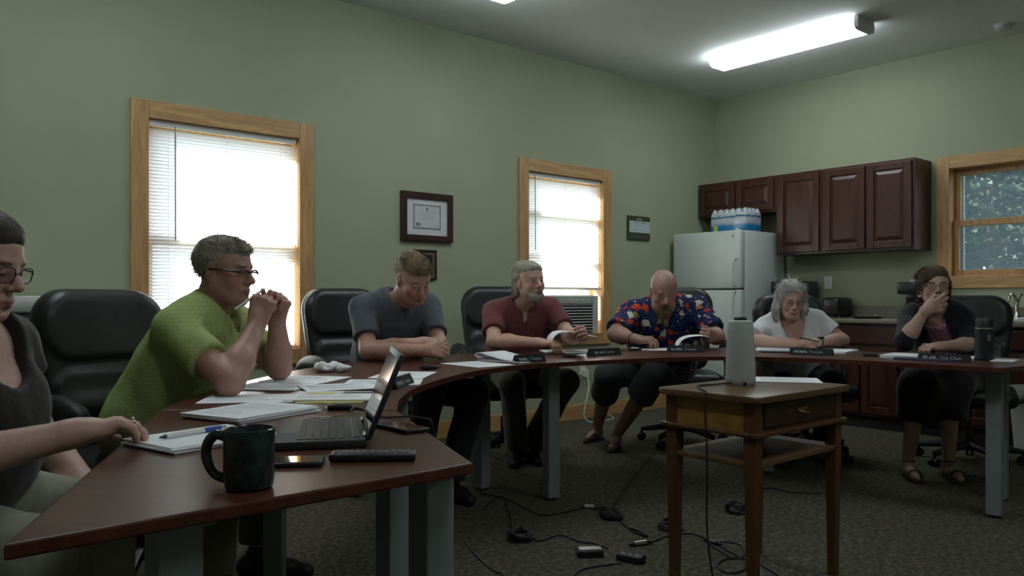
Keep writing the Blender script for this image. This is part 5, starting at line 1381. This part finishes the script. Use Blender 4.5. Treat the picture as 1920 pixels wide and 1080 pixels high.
def man_green():
    T = Torso((-1.30, 2.86, .60), (-1.075, 2.83, 1.005), (1, -.05), .19)
    T.shR = v3((-1.115, 2.645, .945)); T.shL = v3((-1.05, 3.03, .955))
    h = Head((-1.018, 2.83, 1.148), (.97, -.22), -4, 0, .99)
    J = dict(torso=T, head=h, skin=(.46, .262, .205), body=dict(chest=(.185, .125), belly=(.18, .145), hip=(.18, .14)), arm=1.08,
             elR=(-.895, 2.535, .79), wrR=(-.868, 2.72, .962), elL=(-.885, 3.04, .79), wrL=(-.845, 2.875, .975),
             knR=(-.98, 2.66, .52), knL=(-.95, 3.02, .52), anR=(-1.0, 2.66, .10), anL=(-.95, 3.0, .10), toeR=(1, 0), toeL=(1, 0),
             handR=dict(fwd=(.18, .22, .9), palm=(.12, .95, -.1), curls=(62, 66, 68, 70), spread=2, thumb=(28, 8), s=1.02),
             handL=dict(fwd=(.25, -.35, .8), palm=(-.25, -.9, .2), curls=(58, 60, 62, 64), spread=2, thumb=(30, 10), s=1.02),
             face=dict(nose=1.1), colors=dict(brow=(.12, .09, .06), stubble=((.24, .15, .12), .35)))
    check('green', J)
    o = person('person in a green checked short-sleeved shirt and glasses, chin on clasped hands', J)
    def neck(F_): F_.ell(T.N + T.up * .085 + T.fwd * .03, (.068, .085, .085), T.R, .015, 'sub'); F_.cap(T.N + T.fwd * .085 + T.up * .03, T.N + T.fwd * .13 - T.up * .10, .032, .012, .012, 'sub')
    top(o, T, J, checked(), .02, ((.62, .066, .070), (.62, .066, .070)), neck, -.10, collar=(.078, .014), fold=.006)
    trousers(o, T, J, cloth('khaki', (.11, .095, .065))); shoes(o, J, m_shoe)
    F_ = hair_field(h); hE(F_, h, (0, -.022, .044), (.079, .100, .086)); hE(F_, h, (0, .03, .075), (.062, .06, .046), .02)
    hE(F_, h, (0, .118, -.006), (.085, .066, .072), .008, 'sub'); hE(F_, h, (0, .06, -.11), (.2, .085, .10), .008, 'sub')
    for q in (-1, 1): hE(F_, h, (q * .085, .004, -.025), (.03, .030, .036), .006, 'sub'); hE(F_, h, (q * .085, .07, .03), (.03, .03, .022), .008, 'sub')
    hC(F_, h, (-.2, -.1, -.085), (.2, -.1, -.085), .045, None, .005, 'sub')
    hair_mesh('hair', F_, h, hair_mat('hair_greybrown', (.34, .31, .25)), o, .003, seed=2)
    glasses('g', h, mat('dark_frame', (.015, .012, .012), .35, .1), o, .0024, half=True, w_=.026, hh=.014)
    p = thing('capped_pen', 'slim white pen held between the clasped hands of the man in green', 'pen', (0, 0, 0))
    a, b_ = at(441, 580, 2.70), at(498, 540, 2.79); c = a.lerp(b_, .5); p.location = c
    k = MB(); k.cyl(a - c, a.lerp(b_, .8) - c, .0045, n=10); k.build('barrel', m_wp, p, smooth=True)
    k = MB(); k.cyl(a.lerp(b_, .8) - c, b_ - c, .0035, .0015, n=10); k.build('tip', m_inkl, p, smooth=True)
man_green()

# ---------------------------------------------------------------- woman at the left edge
def woman_left():
    T = Torso((-1.36, 1.78, .60), (-1.245, 1.775, .985), (1, .0), .175, .05)
    T.shR = v3((-1.25, 1.585, .935)); T.shL = v3((-1.23, 1.96, .94))
    h = Head((-1.180, 1.76, 1.128), (1, -.05), -14, 0, .97)
    J = dict(torso=T, head=h, skin=(.50, .32, .26), body=dict(chest=(.17, .125), belly=(.19, .18), hip=(.20, .16), bust=.085, bo=.06), arm=1.05,
             elR=(-1.12, 1.42, .73), wrR=(-.875, 1.60, .782), elL=(-1.22, 2.05, .70), wrL=(-1.04, 1.95, .60),
             knR=(-.97, 1.62, .53), knL=(-.98, 1.92, .53), anR=(-1.0, 1.62, .10), anL=(-1.0, 1.9, .10), toeR=(1, 0), toeL=(1, 0), legr=1.15,
             handR=dict(fwd=(.70, .66, .10), palm=(.1, .0, -1), curls=(22, 25, 28, 32), spread=10, thumb=(40, 14), s=.98),
             handL=dict(fwd=(.8, -.35, -.1), palm=(0, 0, -1), curls=(22, 24, 26, 28), spread=6, thumb=(30, 14), s=.95),
             face=dict(female=True, nose=1.05), colors=dict(brow=(.05, .035, .025), closed=True))
    check('woman left', J)
    o = person('person in a dark scoop-necked top and glasses, looking down, cut by the left edge', J)
    def neck(F_):
        F_.ell(T.N + T.fwd * .10 + T.up * .01, (.098, .11, .135), T.R, .012, 'sub'); F_.ell(T.N + T.up * .06, (.09, .1, .09), T.R, .012, 'sub')
    top(o, T, J, cloth('charcoal_top', (.024, .018, .018)), .014, ((.32, .06, .066), (.32, .06, .066)), neck, -.10, name='top', fold=.005)
    trousers(o, T, J, cloth('pale_trousers', (.26, .26, .20)), .02, .9); shoes(o, J, m_shoe)
    F_ = hair_field(h); hE(F_, h, (0, -.024, .045), (.081, .102, .088)); hE(F_, h, (0, .02, .075), (.066, .066, .05), .02); hE(F_, h, (0, -.12, -.02), (.04, .045, .05), .02)
    hE(F_, h, (0, .12, -.01), (.085, .07, .085), .008, 'sub'); hE(F_, h, (0, .06, -.12), (.2, .09, .10), .008, 'sub')
    for q in (-1, 1): hE(F_, h, (q * .088, .01, -.03), (.03, .035, .035), .006, 'sub')
    hair_mesh('hair', F_, h, hair_mat('hair_darkbrown', (.045, .036, .028)), o, .003, (60, 60, 200), flow='back', lift=.03, L=(.02, .04), n=5000, wild=.08)
    glasses('g', h, mat('dark_frame', (.015, .012, .012), .35, .1), o, .0014, w_=.024, hh=.018)
    w_ = np.array(J['wrR']); f = nrm(J['handR']['fwd'])
    n = nrm(np.array([.1, .1, -1]) - f * (np.array([.1, .1, -1]) @ f)); lat = np.cross(f, n)
    c = w_ + f * .108 - lat * .012 + n * .001
    k = MB(); k.tube([Vector(c + (lat * math.cos(a * PI / 8) + n * math.sin(a * PI / 8)) * .0112 - np.array(o.location)) for a in range(16)], .0016, 6, closed=True); k.sphere(Vector(c - n * .0125 - np.array(o.location)), .0032, 1)
    k.build('ring', m_chrome, o, smooth=True)
woman_left()

# ---------------------------------------------------------------- man in the grey t-shirt
def man_grey():
    T = Torso((-.745, 4.455, .60), (-.605, 4.215, 1.045), (.58, -.81), .19)
    h = Head((-.500, 4.045, 1.158), (.60, -.80), -30, 4, 1.03)
    J = dict(torso=T, head=h, skin=(.52, .305, .235), body=dict(chest=(.185, .12), belly=(.175, .13), hip=(.175, .13)), arm=1.05,
             elR=(-.715, 3.985, .795), wrR=(-.435, 3.925, .798), elL=(-.375, 4.135, .80), wrL=(-.60, 4.03, .825),
             knR=(-.42, 4.02, .56), knL=(-.20, 4.12, .56), anR=(-.50, 4.05, .10), anL=(-.32, 4.2, .10), toeR=(.6, -.8), toeL=(.6, -.8),
             handR=dict(fwd=(.95, .02, .05), palm=(.1, .85, -.35), curls=(48, 52, 56, 58), spread=3, thumb=(30, 8), s=1.03),
             handL=dict(fwd=(-.9, -.2, -.05), palm=(.2, -.3, -.9), curls=(28, 28, 30, 32), spread=5, thumb=(30, 10), s=1.0),
             face=dict(nose=1.0), colors=dict(brow=(.16, .10, .05), closed=True, stubble=((.26, .13, .07), .55)))
    check('grey', J)
    o = person('person with short fair hair in a grey t-shirt, looking down with folded arms', J)
    def neck(F_): F_.ell(T.N + T.up * .075 + T.fwd * .035, (.074, .085, .088), T.R, .012, 'sub')
    def extra(F_): pass
    m_tee = cloth('slate_tee', (.085, .092, .115), bmp=.5)
    top(o, T, J, m_tee, .02, ((.70, .064, .070), (.70, .064, .070)), neck, -.12, name='t_shirt', fold=.007)
    # pocket with a small tag on the chest
    pc = T.pt(.085, .172, .27)
    k = MB(); M = Matrix(np.vstack([np.hstack([T.R, (pc - np.array(o.location))[:, None]]), [0, 0, 0, 1]]).tolist())
    k.box((-.045, -.012, -.05), (.045, .002, .05), .003, 2, M=M); pk = k.build('pocket', m_tee, o)
    k = MB(); k.box((-.018, .0015, .02), (.014, .005, .048), .001, 1, M=M); k.build('label', mat('tag_tan', (.16, .13, .08), .7, .1), pk)
    trousers(o, T, J, m_jeans, .02, .95); shoes(o, J, m_shoe)
    F_ = hair_field(h); hE(F_, h, (0, -.022, .044), (.078, .099, .085)); hE(F_, h, (0, .028, .072), (.066, .062, .052), .02)
    hE(F_, h, (0, .122, -.012), (.085, .066, .075), .008, 'sub'); hE(F_, h, (0, .06, -.11), (.2, .085, .10), .008, 'sub')
    for q in (-1, 1): hE(F_, h, (q * .085, .006, -.025), (.03, .032, .038), .006, 'sub')
    hC(F_, h, (-.2, -.1, -.08), (.2, -.1, -.08), .045, None, .005, 'sub')
    hair_mesh('hair', F_, h, hair_mat('hair_sandy', (.25, .185, .11)), o, .003)
man_grey()

# ---------------------------------------------------------------- man in the maroon polo
def man_maroon():
    T = Torso((.03, 5.26, .60), (.065, 4.93, 1.015), (.22, -.97), .185, .05)
    h = Head((.105, 4.80, 1.155), (.55, -.83), 1, 2, .99)
    J = dict(torso=T, head=h, skin=(.52, .32, .25), body=dict(chest=(.19, .13), belly=(.205, .17), hip=(.18, .14), bo=.04), arm=1.05,
             elR=(-.105, 4.73, .80), wrR=(.145, 4.52, .803), elL=(.345, 4.83, .83), wrL=(.40, 4.575, .835),
             knR=(.0, 4.78, .55), knL=(.33, 4.86, .55), anR=(.03, 5.12, .10), anL=(.12, 5.2, .10), toeR=(-.1, -1), toeL=(.3, -.9),
             handR=dict(fwd=(.85, -.3, -.02), palm=(.1, .1, -1), curls=(30, 32, 34, 36), spread=8, thumb=(35, 12), s=1.03),
             handL=dict(fwd=(.05, -.75, .25), palm=(-.75, .1, -.3), curls=(45, 48, 50, 54), spread=3, thumb=(22, 6), s=1.0),
             face=dict(nose=1.2), colors=dict(brow=(.25, .22, .18), stubble=((.35, .31, .27), .5)))
    check('maroon', J)
    o = person('person with grey hair and beard in a maroon polo shirt, turning a page', J)
    def neck(F_): F_.ell(T.N + T.up * .085 + T.fwd * .03, (.068, .082, .085), T.R, .012, 'sub'); F_.cap(T.N + T.fwd * .085 + T.up * .02, T.N + T.fwd * .15 - T.up * .08, .026, .010, .01, 'sub')
    m_po = cloth('maroon_polo', (.145, .042, .048))
    top(o, T, J, m_po, .018, ((.68, .066, .068), (.68, .066, .068)), neck, -.12, name='polo_shirt', collar=(.076, .013), fold=.006)
    trousers(o, T, J, cloth('olive_trousers', (.055, .052, .032)), .02, .92); shoes(o, J, m_shoe)
    F_ = hair_field(h); hE(F_, h, (0, -.022, .043), (.0795, .101, .086)); hE(F_, h, (0, .028, .074), (.064, .058, .042), .02)
    for q in (-1, 1): hC(F_, h, (q * .068, -.03, .02), (q * .066, -.05, -.07), .022, .016, .03)
    hE(F_, h, (0, -.075, -.055), (.062, .04, .05), .03)
    hE(F_, h, (0, .122, -.002), (.085, .07, .082), .008, 'sub'); hE(F_, h, (0, .07, -.11), (.2, .085, .10), .008, 'sub')
    for q in (-1, 1): hE(F_, h, (q * .085, .03, -.03), (.03, .03, .04), .006, 'sub')
    hg = hair_mat('hair_grey', (.29, .265, .22)); hair_mesh('hair', F_, h, hg, o, .004, (120, 60, 100), flow='back', lift=.08, L=(.015, .035), n=5000, wild=.14)
    F_ = hair_field(h, .0035); hE(F_, h, (0, .049, -.090), (.054, .051, .034)); hE(F_, h, (0, .083, -.057), (.03, .018, .010), .012)
    for q in (-1, 1): hC(F_, h, (q * .057, .02, -.04), (q * .045, .05, -.08), .012, .016, .02)
    hE(F_, h, (0, .102, -.070), (.022, .03, .009), .005, 'sub'); hE(F_, h, (0, .06, -.015), (.09, .09, .038), .006, 'sub')
    hair_mesh('beard', F_, h, hair_mat('beard_grey', (.34, .31, .275)), o, .0025, (200, 200, 60), flow='beard', n=2500, L=(.005, .012))
man_maroon()

# ---------------------------------------------------------------- bald man
def man_bald():
    T = Torso((1.07, 5.66, .61), (1.005, 5.28, 1.02), (-.03, -1), .225, .055)
    h = Head((.972, 5.13, 1.105), (-.02, -1), -26, 0, 1.06, 1.02)
    J = dict(torso=T, head=h, skin=(.38, .225, .175), body=dict(chest=(.22, .15), belly=(.235, .19), hip=(.21, .16), bo=.04), arm=1.2, neck=1.2,
             elR=(.665, 5.14, .825), wrR=(.765, 4.96, .803), elL=(1.305, 5.15, .815), wrL=(1.285, 4.965, .815),
             knR=(.66, 5.46, .53), knL=(.95, 5.34, .54), anR=(.64, 5.98, .10), anL=(.735, 5.62, .10), toeR=(-.55, -.8), toeL=(-.35, -.9), legr=1.15,
             handR=dict(fwd=(.85, -.35, -.05), palm=(.25, .15, -.95), curls=(32, 36, 40, 42), spread=6, thumb=(34, 12), s=1.08),
             handL=dict(fwd=(-.75, -.5, .1), palm=(-.5, .75, .1), curls=(45, 50, 54, 58), spread=3, thumb=(22, 6), s=1.08),
             face=dict(nose=1.1, jowl=1.0), colors=dict(brow=(.14, .08, .05), closed=True, stubble=((.20, .11, .07), .45)))
    check('bald', J)
    o = person('bald bearded person in a navy floral short-sleeved shirt, reading papers', J)
    def neck(F_): F_.ell(T.N + T.up * .09 + T.fwd * .03, (.08, .09, .09), T.R, .012, 'sub'); F_.cap(T.N + T.fwd * .1 + T.up * .02, T.N + T.fwd * .18 - T.up * .12, .036, .012, .01, 'sub')
    top(o, T, J, hawaiian(), .022, ((.82, .076, .082), (.82, .076, .082)), neck, -.16, collar=(.09, .015), fold=.007)
    trousers(o, T, J, cloth('dark_shorts', (.045, .05, .05)), .025, .36, name='shorts', kr=.095, hemr=.098)
    F_ = hair_field(h, .0038); hE(F_, h, (0, .050, -.094), (.053, .054, .044)); hC(F_, h, (-.012, .085, -.115), (.012, .085, -.115), .02, None, .02)
    hE(F_, h, (0, .085, -.057), (.03, .018, .010), .012)
    hE(F_, h, (0, .102, -.070), (.022, .03, .009), .005, 'sub'); hE(F_, h, (0, .06, -.018), (.09, .09, .036), .006, 'sub')
    hair_mesh('beard', F_, h, hair_mat('beard_brown', (.15, .088, .055)), o, .0025, (200, 200, 60), flow='beard', n=2500, L=(.008, .018))
    w_ = np.array(J['wrR']); e = np.array(J['elR']); d = nrm(w_ - e); x = nrm(np.cross(d, [0, 0, 1])); y = np.cross(d, x); c = w_ - d * .02
    k = MB(); k.tube([Vector(c + (x * math.cos(a * PI / 10) + y * math.sin(a * PI / 10)) * .034 - np.array(o.location)) for a in range(20)], .0045, 8, closed=True); k.build('wristband', m_black, o, smooth=True)
    for s_ in 'LR':                                              # flip-flops
        an = np.array(J['an' + s_]); td = nrm(np.append(J['toe' + s_], 0)); an = an + td * .06; M = Matrix.Translation(Vector((an[0] - o.location.x, an[1] - o.location.y, 0))) @ Matrix.Rotation(math.atan2(td[1], td[0]), 4, 'Z')
        k = MB(); P = [(.14 * math.cos(a * PI / 12), (.05 if math.cos(a * PI / 12) > 0 else .04) * math.sin(a * PI / 12)) for a in range(24)]; k.prism(P, .001, .018, .004)
        for v_ in k.bm.verts: v_.co = M @ v_.co
        fo = k.build('sandal', m_shoe, o)
        k = MB()
        for q in (-1, 1): k.tube([M @ Vector(p_) for p_ in ((.085, .0, .03), (.05, q * .03, .062), (-.01, q * .043, .025))], .006, 6)
        k.build('strap', m_black, fo, smooth=True)
man_bald()

# ---------------------------------------------------------------- woman with grey hair
def woman_grey():
    T = Torso((1.87, 5.30, .59), (1.785, 5.13, .925), (-.1, -1), .165, .04)
    h = Head((1.757, 5.045, 1.047), (-.05, -1), -14, 0, .95)
    J = dict(torso=T, head=h, skin=(.55, .35, .28), body=dict(chest=(.165, .12), belly=(.185, .16), hip=(.19, .15), bust=.07, bo=.03), arm=.98,
             elR=(1.475, 5.03, .785), wrR=(1.69, 4.845, .785), elL=(2.08, 5.04, .79), wrL=(1.855, 4.88, .785),
             knR=(1.66, 4.93, .53), knL=(1.98, 4.93, .53), anR=(1.68, 5.1, .10), anL=(1.98, 5.1, .10), toeR=(0, -1), toeL=(0, -1),
             handR=dict(fwd=(.95, -.2, -.02), palm=(.05, .15, -1), curls=(14, 16, 18, 20), spread=10, thumb=(35, 12), s=.95),
             handL=dict(fwd=(-.9, -.35, .0), palm=(0, .1, -1), curls=(18, 20, 22, 24), spread=8, thumb=(35, 12), s=.95),
             face=dict(female=True, nose=1.1), colors=dict(brow=(.3, .25, .22), closed=True, lips=(.46, .22, .19)))
    check('woman grey', J)
    o = person('person with shoulder-length grey hair and glasses in a white v-neck top', J)
    def neck(F_):
        F_.ell(T.N + T.up * .07 + T.fwd * .03, (.085, .09, .088), T.R, .012, 'sub')
        for i in range(5): F_.cap(T.N + T.fwd * (.09 + .012 * i) + T.up * (.03 - .035 * i), T.N + T.fwd * (.13 + .012 * i) + T.up * (.02 - .035 * i), .072 - .014 * i, None, .006, 'sub')
    top(o, T, J, cloth('white_top', (.66, .67, .69), .04), .016, ((.62, .060, .068), (.62, .060, .068)), neck, -.09, name='top', fold=.005)
    trousers(o, T, J, m_jeans, .02, .92); shoes(o, J, m_shoe)
    F_ = hair_field(h, .0048, .19); hE(F_, h, (0, -.024, .044), (.084, .106, .090)); hE(F_, h, (0, .02, .078), (.066, .064, .048), .02)
    for q in (-1, 1):
        hC(F_, h, (q * .074, -.005, .05), (q * .088, .0, -.05), .024, .031, .02); hC(F_, h, (q * .088, .0, -.05), (q * .08, .008, -.118), .031, .018, .02)
    hE(F_, h, (0, -.07, -.06), (.095, .06, .085), .03)
    hE(F_, h, (0, .118, -.022), (.080, .100, .090), .012, 'sub'); hE(F_, h, (0, .06, -.07), (.068, .078, .10), .01, 'sub')
    hair_mesh('hair', F_, h, hair_mat('hair_silver', (.46, .46, .44)), o, .006, (70, 70, 60), flow='long', n=7000, L=(.025, .055), lift=.05, wd=.0013, wild=.16)
    glasses('g', h, mat('thin_frame', (.10, .08, .07), .35, .1), o, .0014, w_=.022, hh=.017)
    w_ = np.array(J['wrL']); e = np.array(J['elL']); d = nrm(w_ - e); c = w_ - d * .025 - np.array(o.location)
    M = Matrix.Translation(Vector(c)) @ Matrix.Rotation(math.atan2(d[1], d[0]), 4, 'Z')
    k = MB(); k.tube([M @ Vector((0, .0295 * math.cos(a * PI / 10), .0285 * math.sin(a * PI / 10))) for a in range(20)], .006, 8, closed=True); wt = k.build('wristwatch', m_black, o, smooth=True)
    k = MB(); k.box((-.02, .0, .024), (.02, .030, .036), .005, 2, M=M); k.build('watch_face', mat('watch_navy', (.02, .03, .06), .2, .1), wt, smooth=True)
    k = MB(); k.tube([Vector(T.N + T.fwd * (.115 + .035 * abs(math.sin(a))) * 1.0 + T.left * .06 * math.cos(a) - T.up * (.0 + .07 * abs(math.sin(a))) - np.array(o.location)) for a in [PI * i / 12 for i in range(13)]], .0012, 5); k.build('necklace', m_chrome, o)
    p = thing('thin_pen', 'thin dark pen under the fingers of the woman with grey hair', 'pen', (1.80, 4.835, .798), 0)
    k = MB(); k.cyl((-.05, .03, .02), (.045, -.04, -.005), .0038, n=10); k.build('barrel', m_black, p, smooth=True)
    k = MB(); k.cyl((.045, -.04, -.005), (.055, -.047, -.008), .0035, .001, n=10); k.build('tip', m_chrome, p, smooth=True)
woman_grey()

# ---------------------------------------------------------------- woman in the dark cardigan
def woman_cardigan():
    T = Torso((2.83, 5.05, .60), (2.535, 4.80, .985), (-.30, -.95), .165, .045)
    T.shR = v3((2.39, 4.81, .935)); T.shL = v3((2.70, 4.80, .935))
    h = Head((2.475, 4.69, 1.118), (-.27, -.96), 5, 0, .98)
    J = dict(torso=T, head=h, skin=(.47, .32, .26), body=dict(chest=(.16, .115), belly=(.165, .135), hip=(.185, .15), bust=.06), arm=.95,
             elR=(2.235, 4.56, .808), wrR=(2.305, 4.45, .992), elL=(2.66, 4.60, .79), wrL=(2.395, 4.47, .785),
             knR=(2.40, 4.72, .54), knL=(2.62, 4.78, .54), anR=(2.335, 4.72, .10), anL=(2.565, 4.70, .10), toeR=(-.15, -1), toeL=(-.1, -1),
             handR=dict(fwd=(.92, .22, .30), palm=(-.25, .95, .0), curls=(8, 9, 12, 20), spread=13, thumb=(20, 4), s=1.05),
             handL=dict(fwd=(-.9, -.1, -.02), palm=(.1, .2, -1), curls=(40, 42, 44, 46), spread=3, thumb=(25, 10), s=.93),
             face=dict(female=True, nose=.95), colors=dict(brow=(.07, .045, .03)))
    check('cardigan', J)
    o = person('person with short brown hair and glasses in a dark cardigan, hand over mouth', J)
    def scoop(F_):
        F_.ell(T.N + T.up * .055 + T.fwd * .055, (.085, .10, .105), T.R, .012, 'sub')
    m_rose = mat('rose_lace', (.32, .13, .20), .8, .6, 60, .2, bscale=120)
    F0 = dict(J)
    top(o, T, J, m_rose, .012, ((.25, .06, .06), (.25, .06, .06)), scoop, -.05, name='blouse', fold=.003)
    def opening(F_):
        F_.ell(T.N + T.up * .07 + T.fwd * .02, (.08, .09, .09), T.R, .012, 'sub')
        for i in range(12): F_.cap(T.pt(-.012, .05, T.L * (.98 - .08 * i)), T.pt(-.012, .34, T.L * (.98 - .08 * i)), .056, None, .004, 'sub')
    top(o, T, J, cloth('navy_cardigan', (.010, .011, .016)), .026, ((1.02, .062, .052), (1.28, .064, .054)), opening, -.10, name='cardigan', fold=.005)
    # skirt
    F_ = Field(np.array([2.1, 4.4, .15]), np.array([3.2, 5.4, .85]), .010)
    F_.ell(T.P, (.20, .165, .15), T.R, .05)
    for s_ in 'LR':
        hip = T.pt(.09 if s_ == 'L' else -.09, .02, -.02); kn, an = np.array(J['kn' + s_]), np.array(J['an' + s_]); F_.cap(hip, kn, .11, .095, .10); F_.cap(kn, kn + (an - kn) * .48, .095, .10, .10, cut=True)
    F_.half((0, 0, T.P[2] + .15), (0, 0, 1))
    V_, Q = F_.verts_faces(); V_[:, 1] += .006 * wob(V_, 34, 1)
    np_mesh('skirt', V_, Q, cloth('dark_skirt', (.020, .014, .016)), o, origin=np.array(o.location), smooth_iter=1)
    for s_ in 'LR':
        an = np.array(J['an' + s_]); td = nrm(np.append(J['toe' + s_], 0)); an = an + td * .06; M = Matrix.Translation(Vector((an[0] - o.location.x, an[1] - o.location.y, 0))) @ Matrix.Rotation(math.atan2(td[1], td[0]), 4, 'Z')
        k = MB(); P = [(.13 * math.cos(a * PI / 12), (.045 if math.cos(a * PI / 12) > 0 else .036) * math.sin(a * PI / 12)) for a in range(24)]; k.prism(P, .001, .018, .004)
        for v_ in k.bm.verts: v_.co = M @ v_.co
        fo = k.build('sandal', mat('brown_sandal', (.05, .03, .02), .6, .1), o)
        k = MB()
        for xs_ in (.06, .02): k.tube([M @ Vector(p_) for p_ in ((xs_, -.042, .018), (xs_, -.03, .058), (xs_, 0, .068), (xs_, .03, .058), (xs_, .042, .018))], .006, 6)
        k.tube([M @ Vector((-.06 + .036 * math.cos(a * PI / 8), .036 * math.sin(a * PI / 8), .10)) for a in range(16)], .005, 6, closed=True)
        k.build('strap', MATS['brown_sandal'], fo, smooth=True)
    F_ = hair_field(h, .0042); hE(F_, h, (0, -.022, .046), (.083, .104, .090)); hE(F_, h, (.0, .03, .082), (.068, .062, .045), .02)
    hE(F_, h, (-.045, .058, .060), (.042, .034, .036), .02)      # swept fringe
    for q in (-1, 1): hC(F_, h, (q * .072, -.005, .03), (q * .074, -.03, -.045), .022, .018, .02)
    hE(F_, h, (0, -.08, -.03), (.07, .045, .06), .03)
    hE(F_, h, (.012, .118, -.012), (.072, .066, .078), .008, 'sub'); hE(F_, h, (0, .07, -.11), (.2, .085, .10), .008, 'sub')
    hair_mesh('hair', F_, h, hair_mat('hair_brown', (.10, .065, .042)), o, .003, (60, 60, 160), flow='side', lift=.04, L=(.015, .032), n=5000, wild=.10)
    glasses('g', h, mat('thin_frame', (.10, .08, .07), .35, .1), o, .0017, w_=.0235, hh=.017)
    for q in (-1,):
        k = MB(); k.sphere(Vector(h.p(q * .079, .0, -.052) - np.array(o.location)), .009, 2); k.build('earring', m_wp, o, smooth=True)
woman_cardigan()
# ================================================================== LIGHT AND CAMERA
w = bpy.data.worlds.new('sky'); SC.world = w; w.use_nodes = True
bg = w.node_tree.nodes['Background']; setc(bg.inputs[0], (.80, .90, 1.0)); bg.inputs[1].default_value = 4.0
s = bpy.data.lights.new('sun', 'SUN'); s.energy = 30.0; s.angle = math.radians(1.0); s.color = (1, .95, .86)
so = bpy.data.objects.new('sun', s); COL.objects.link(so)
d = (U * .62 - V * .62 - Vector((0, 0, .62))).normalized()
so.rotation_euler = d.to_track_quat('-Z', 'Y').to_euler()
cam = bpy.data.cameras.new('camera'); co = bpy.data.objects.new('camera', cam); COL.objects.link(co)
co.location = (0, 0, EYE); co.rotation_euler = (PI / 2, 0, 0)
cam.sensor_width = 36; cam.lens = 36 * FOC / 1920; cam.shift_y = 21 / 1920; cam.clip_start = .02
SC.camera = co
SC.view_settings.view_transform = 'Standard'; SC.view_settings.look = 'None'; SC.view_settings.gamma = 1; SC.view_settings.use_curve_mapping = False
SC.view_settings.exposure = 0.52
SC.cycles.use_denoising = True
SC.cycles.max_bounces = 10; SC.cycles.diffuse_bounces = 6; SC.cycles.transparent_max_bounces = 16
SC.cycles.sample_clamp_indirect = 4.0
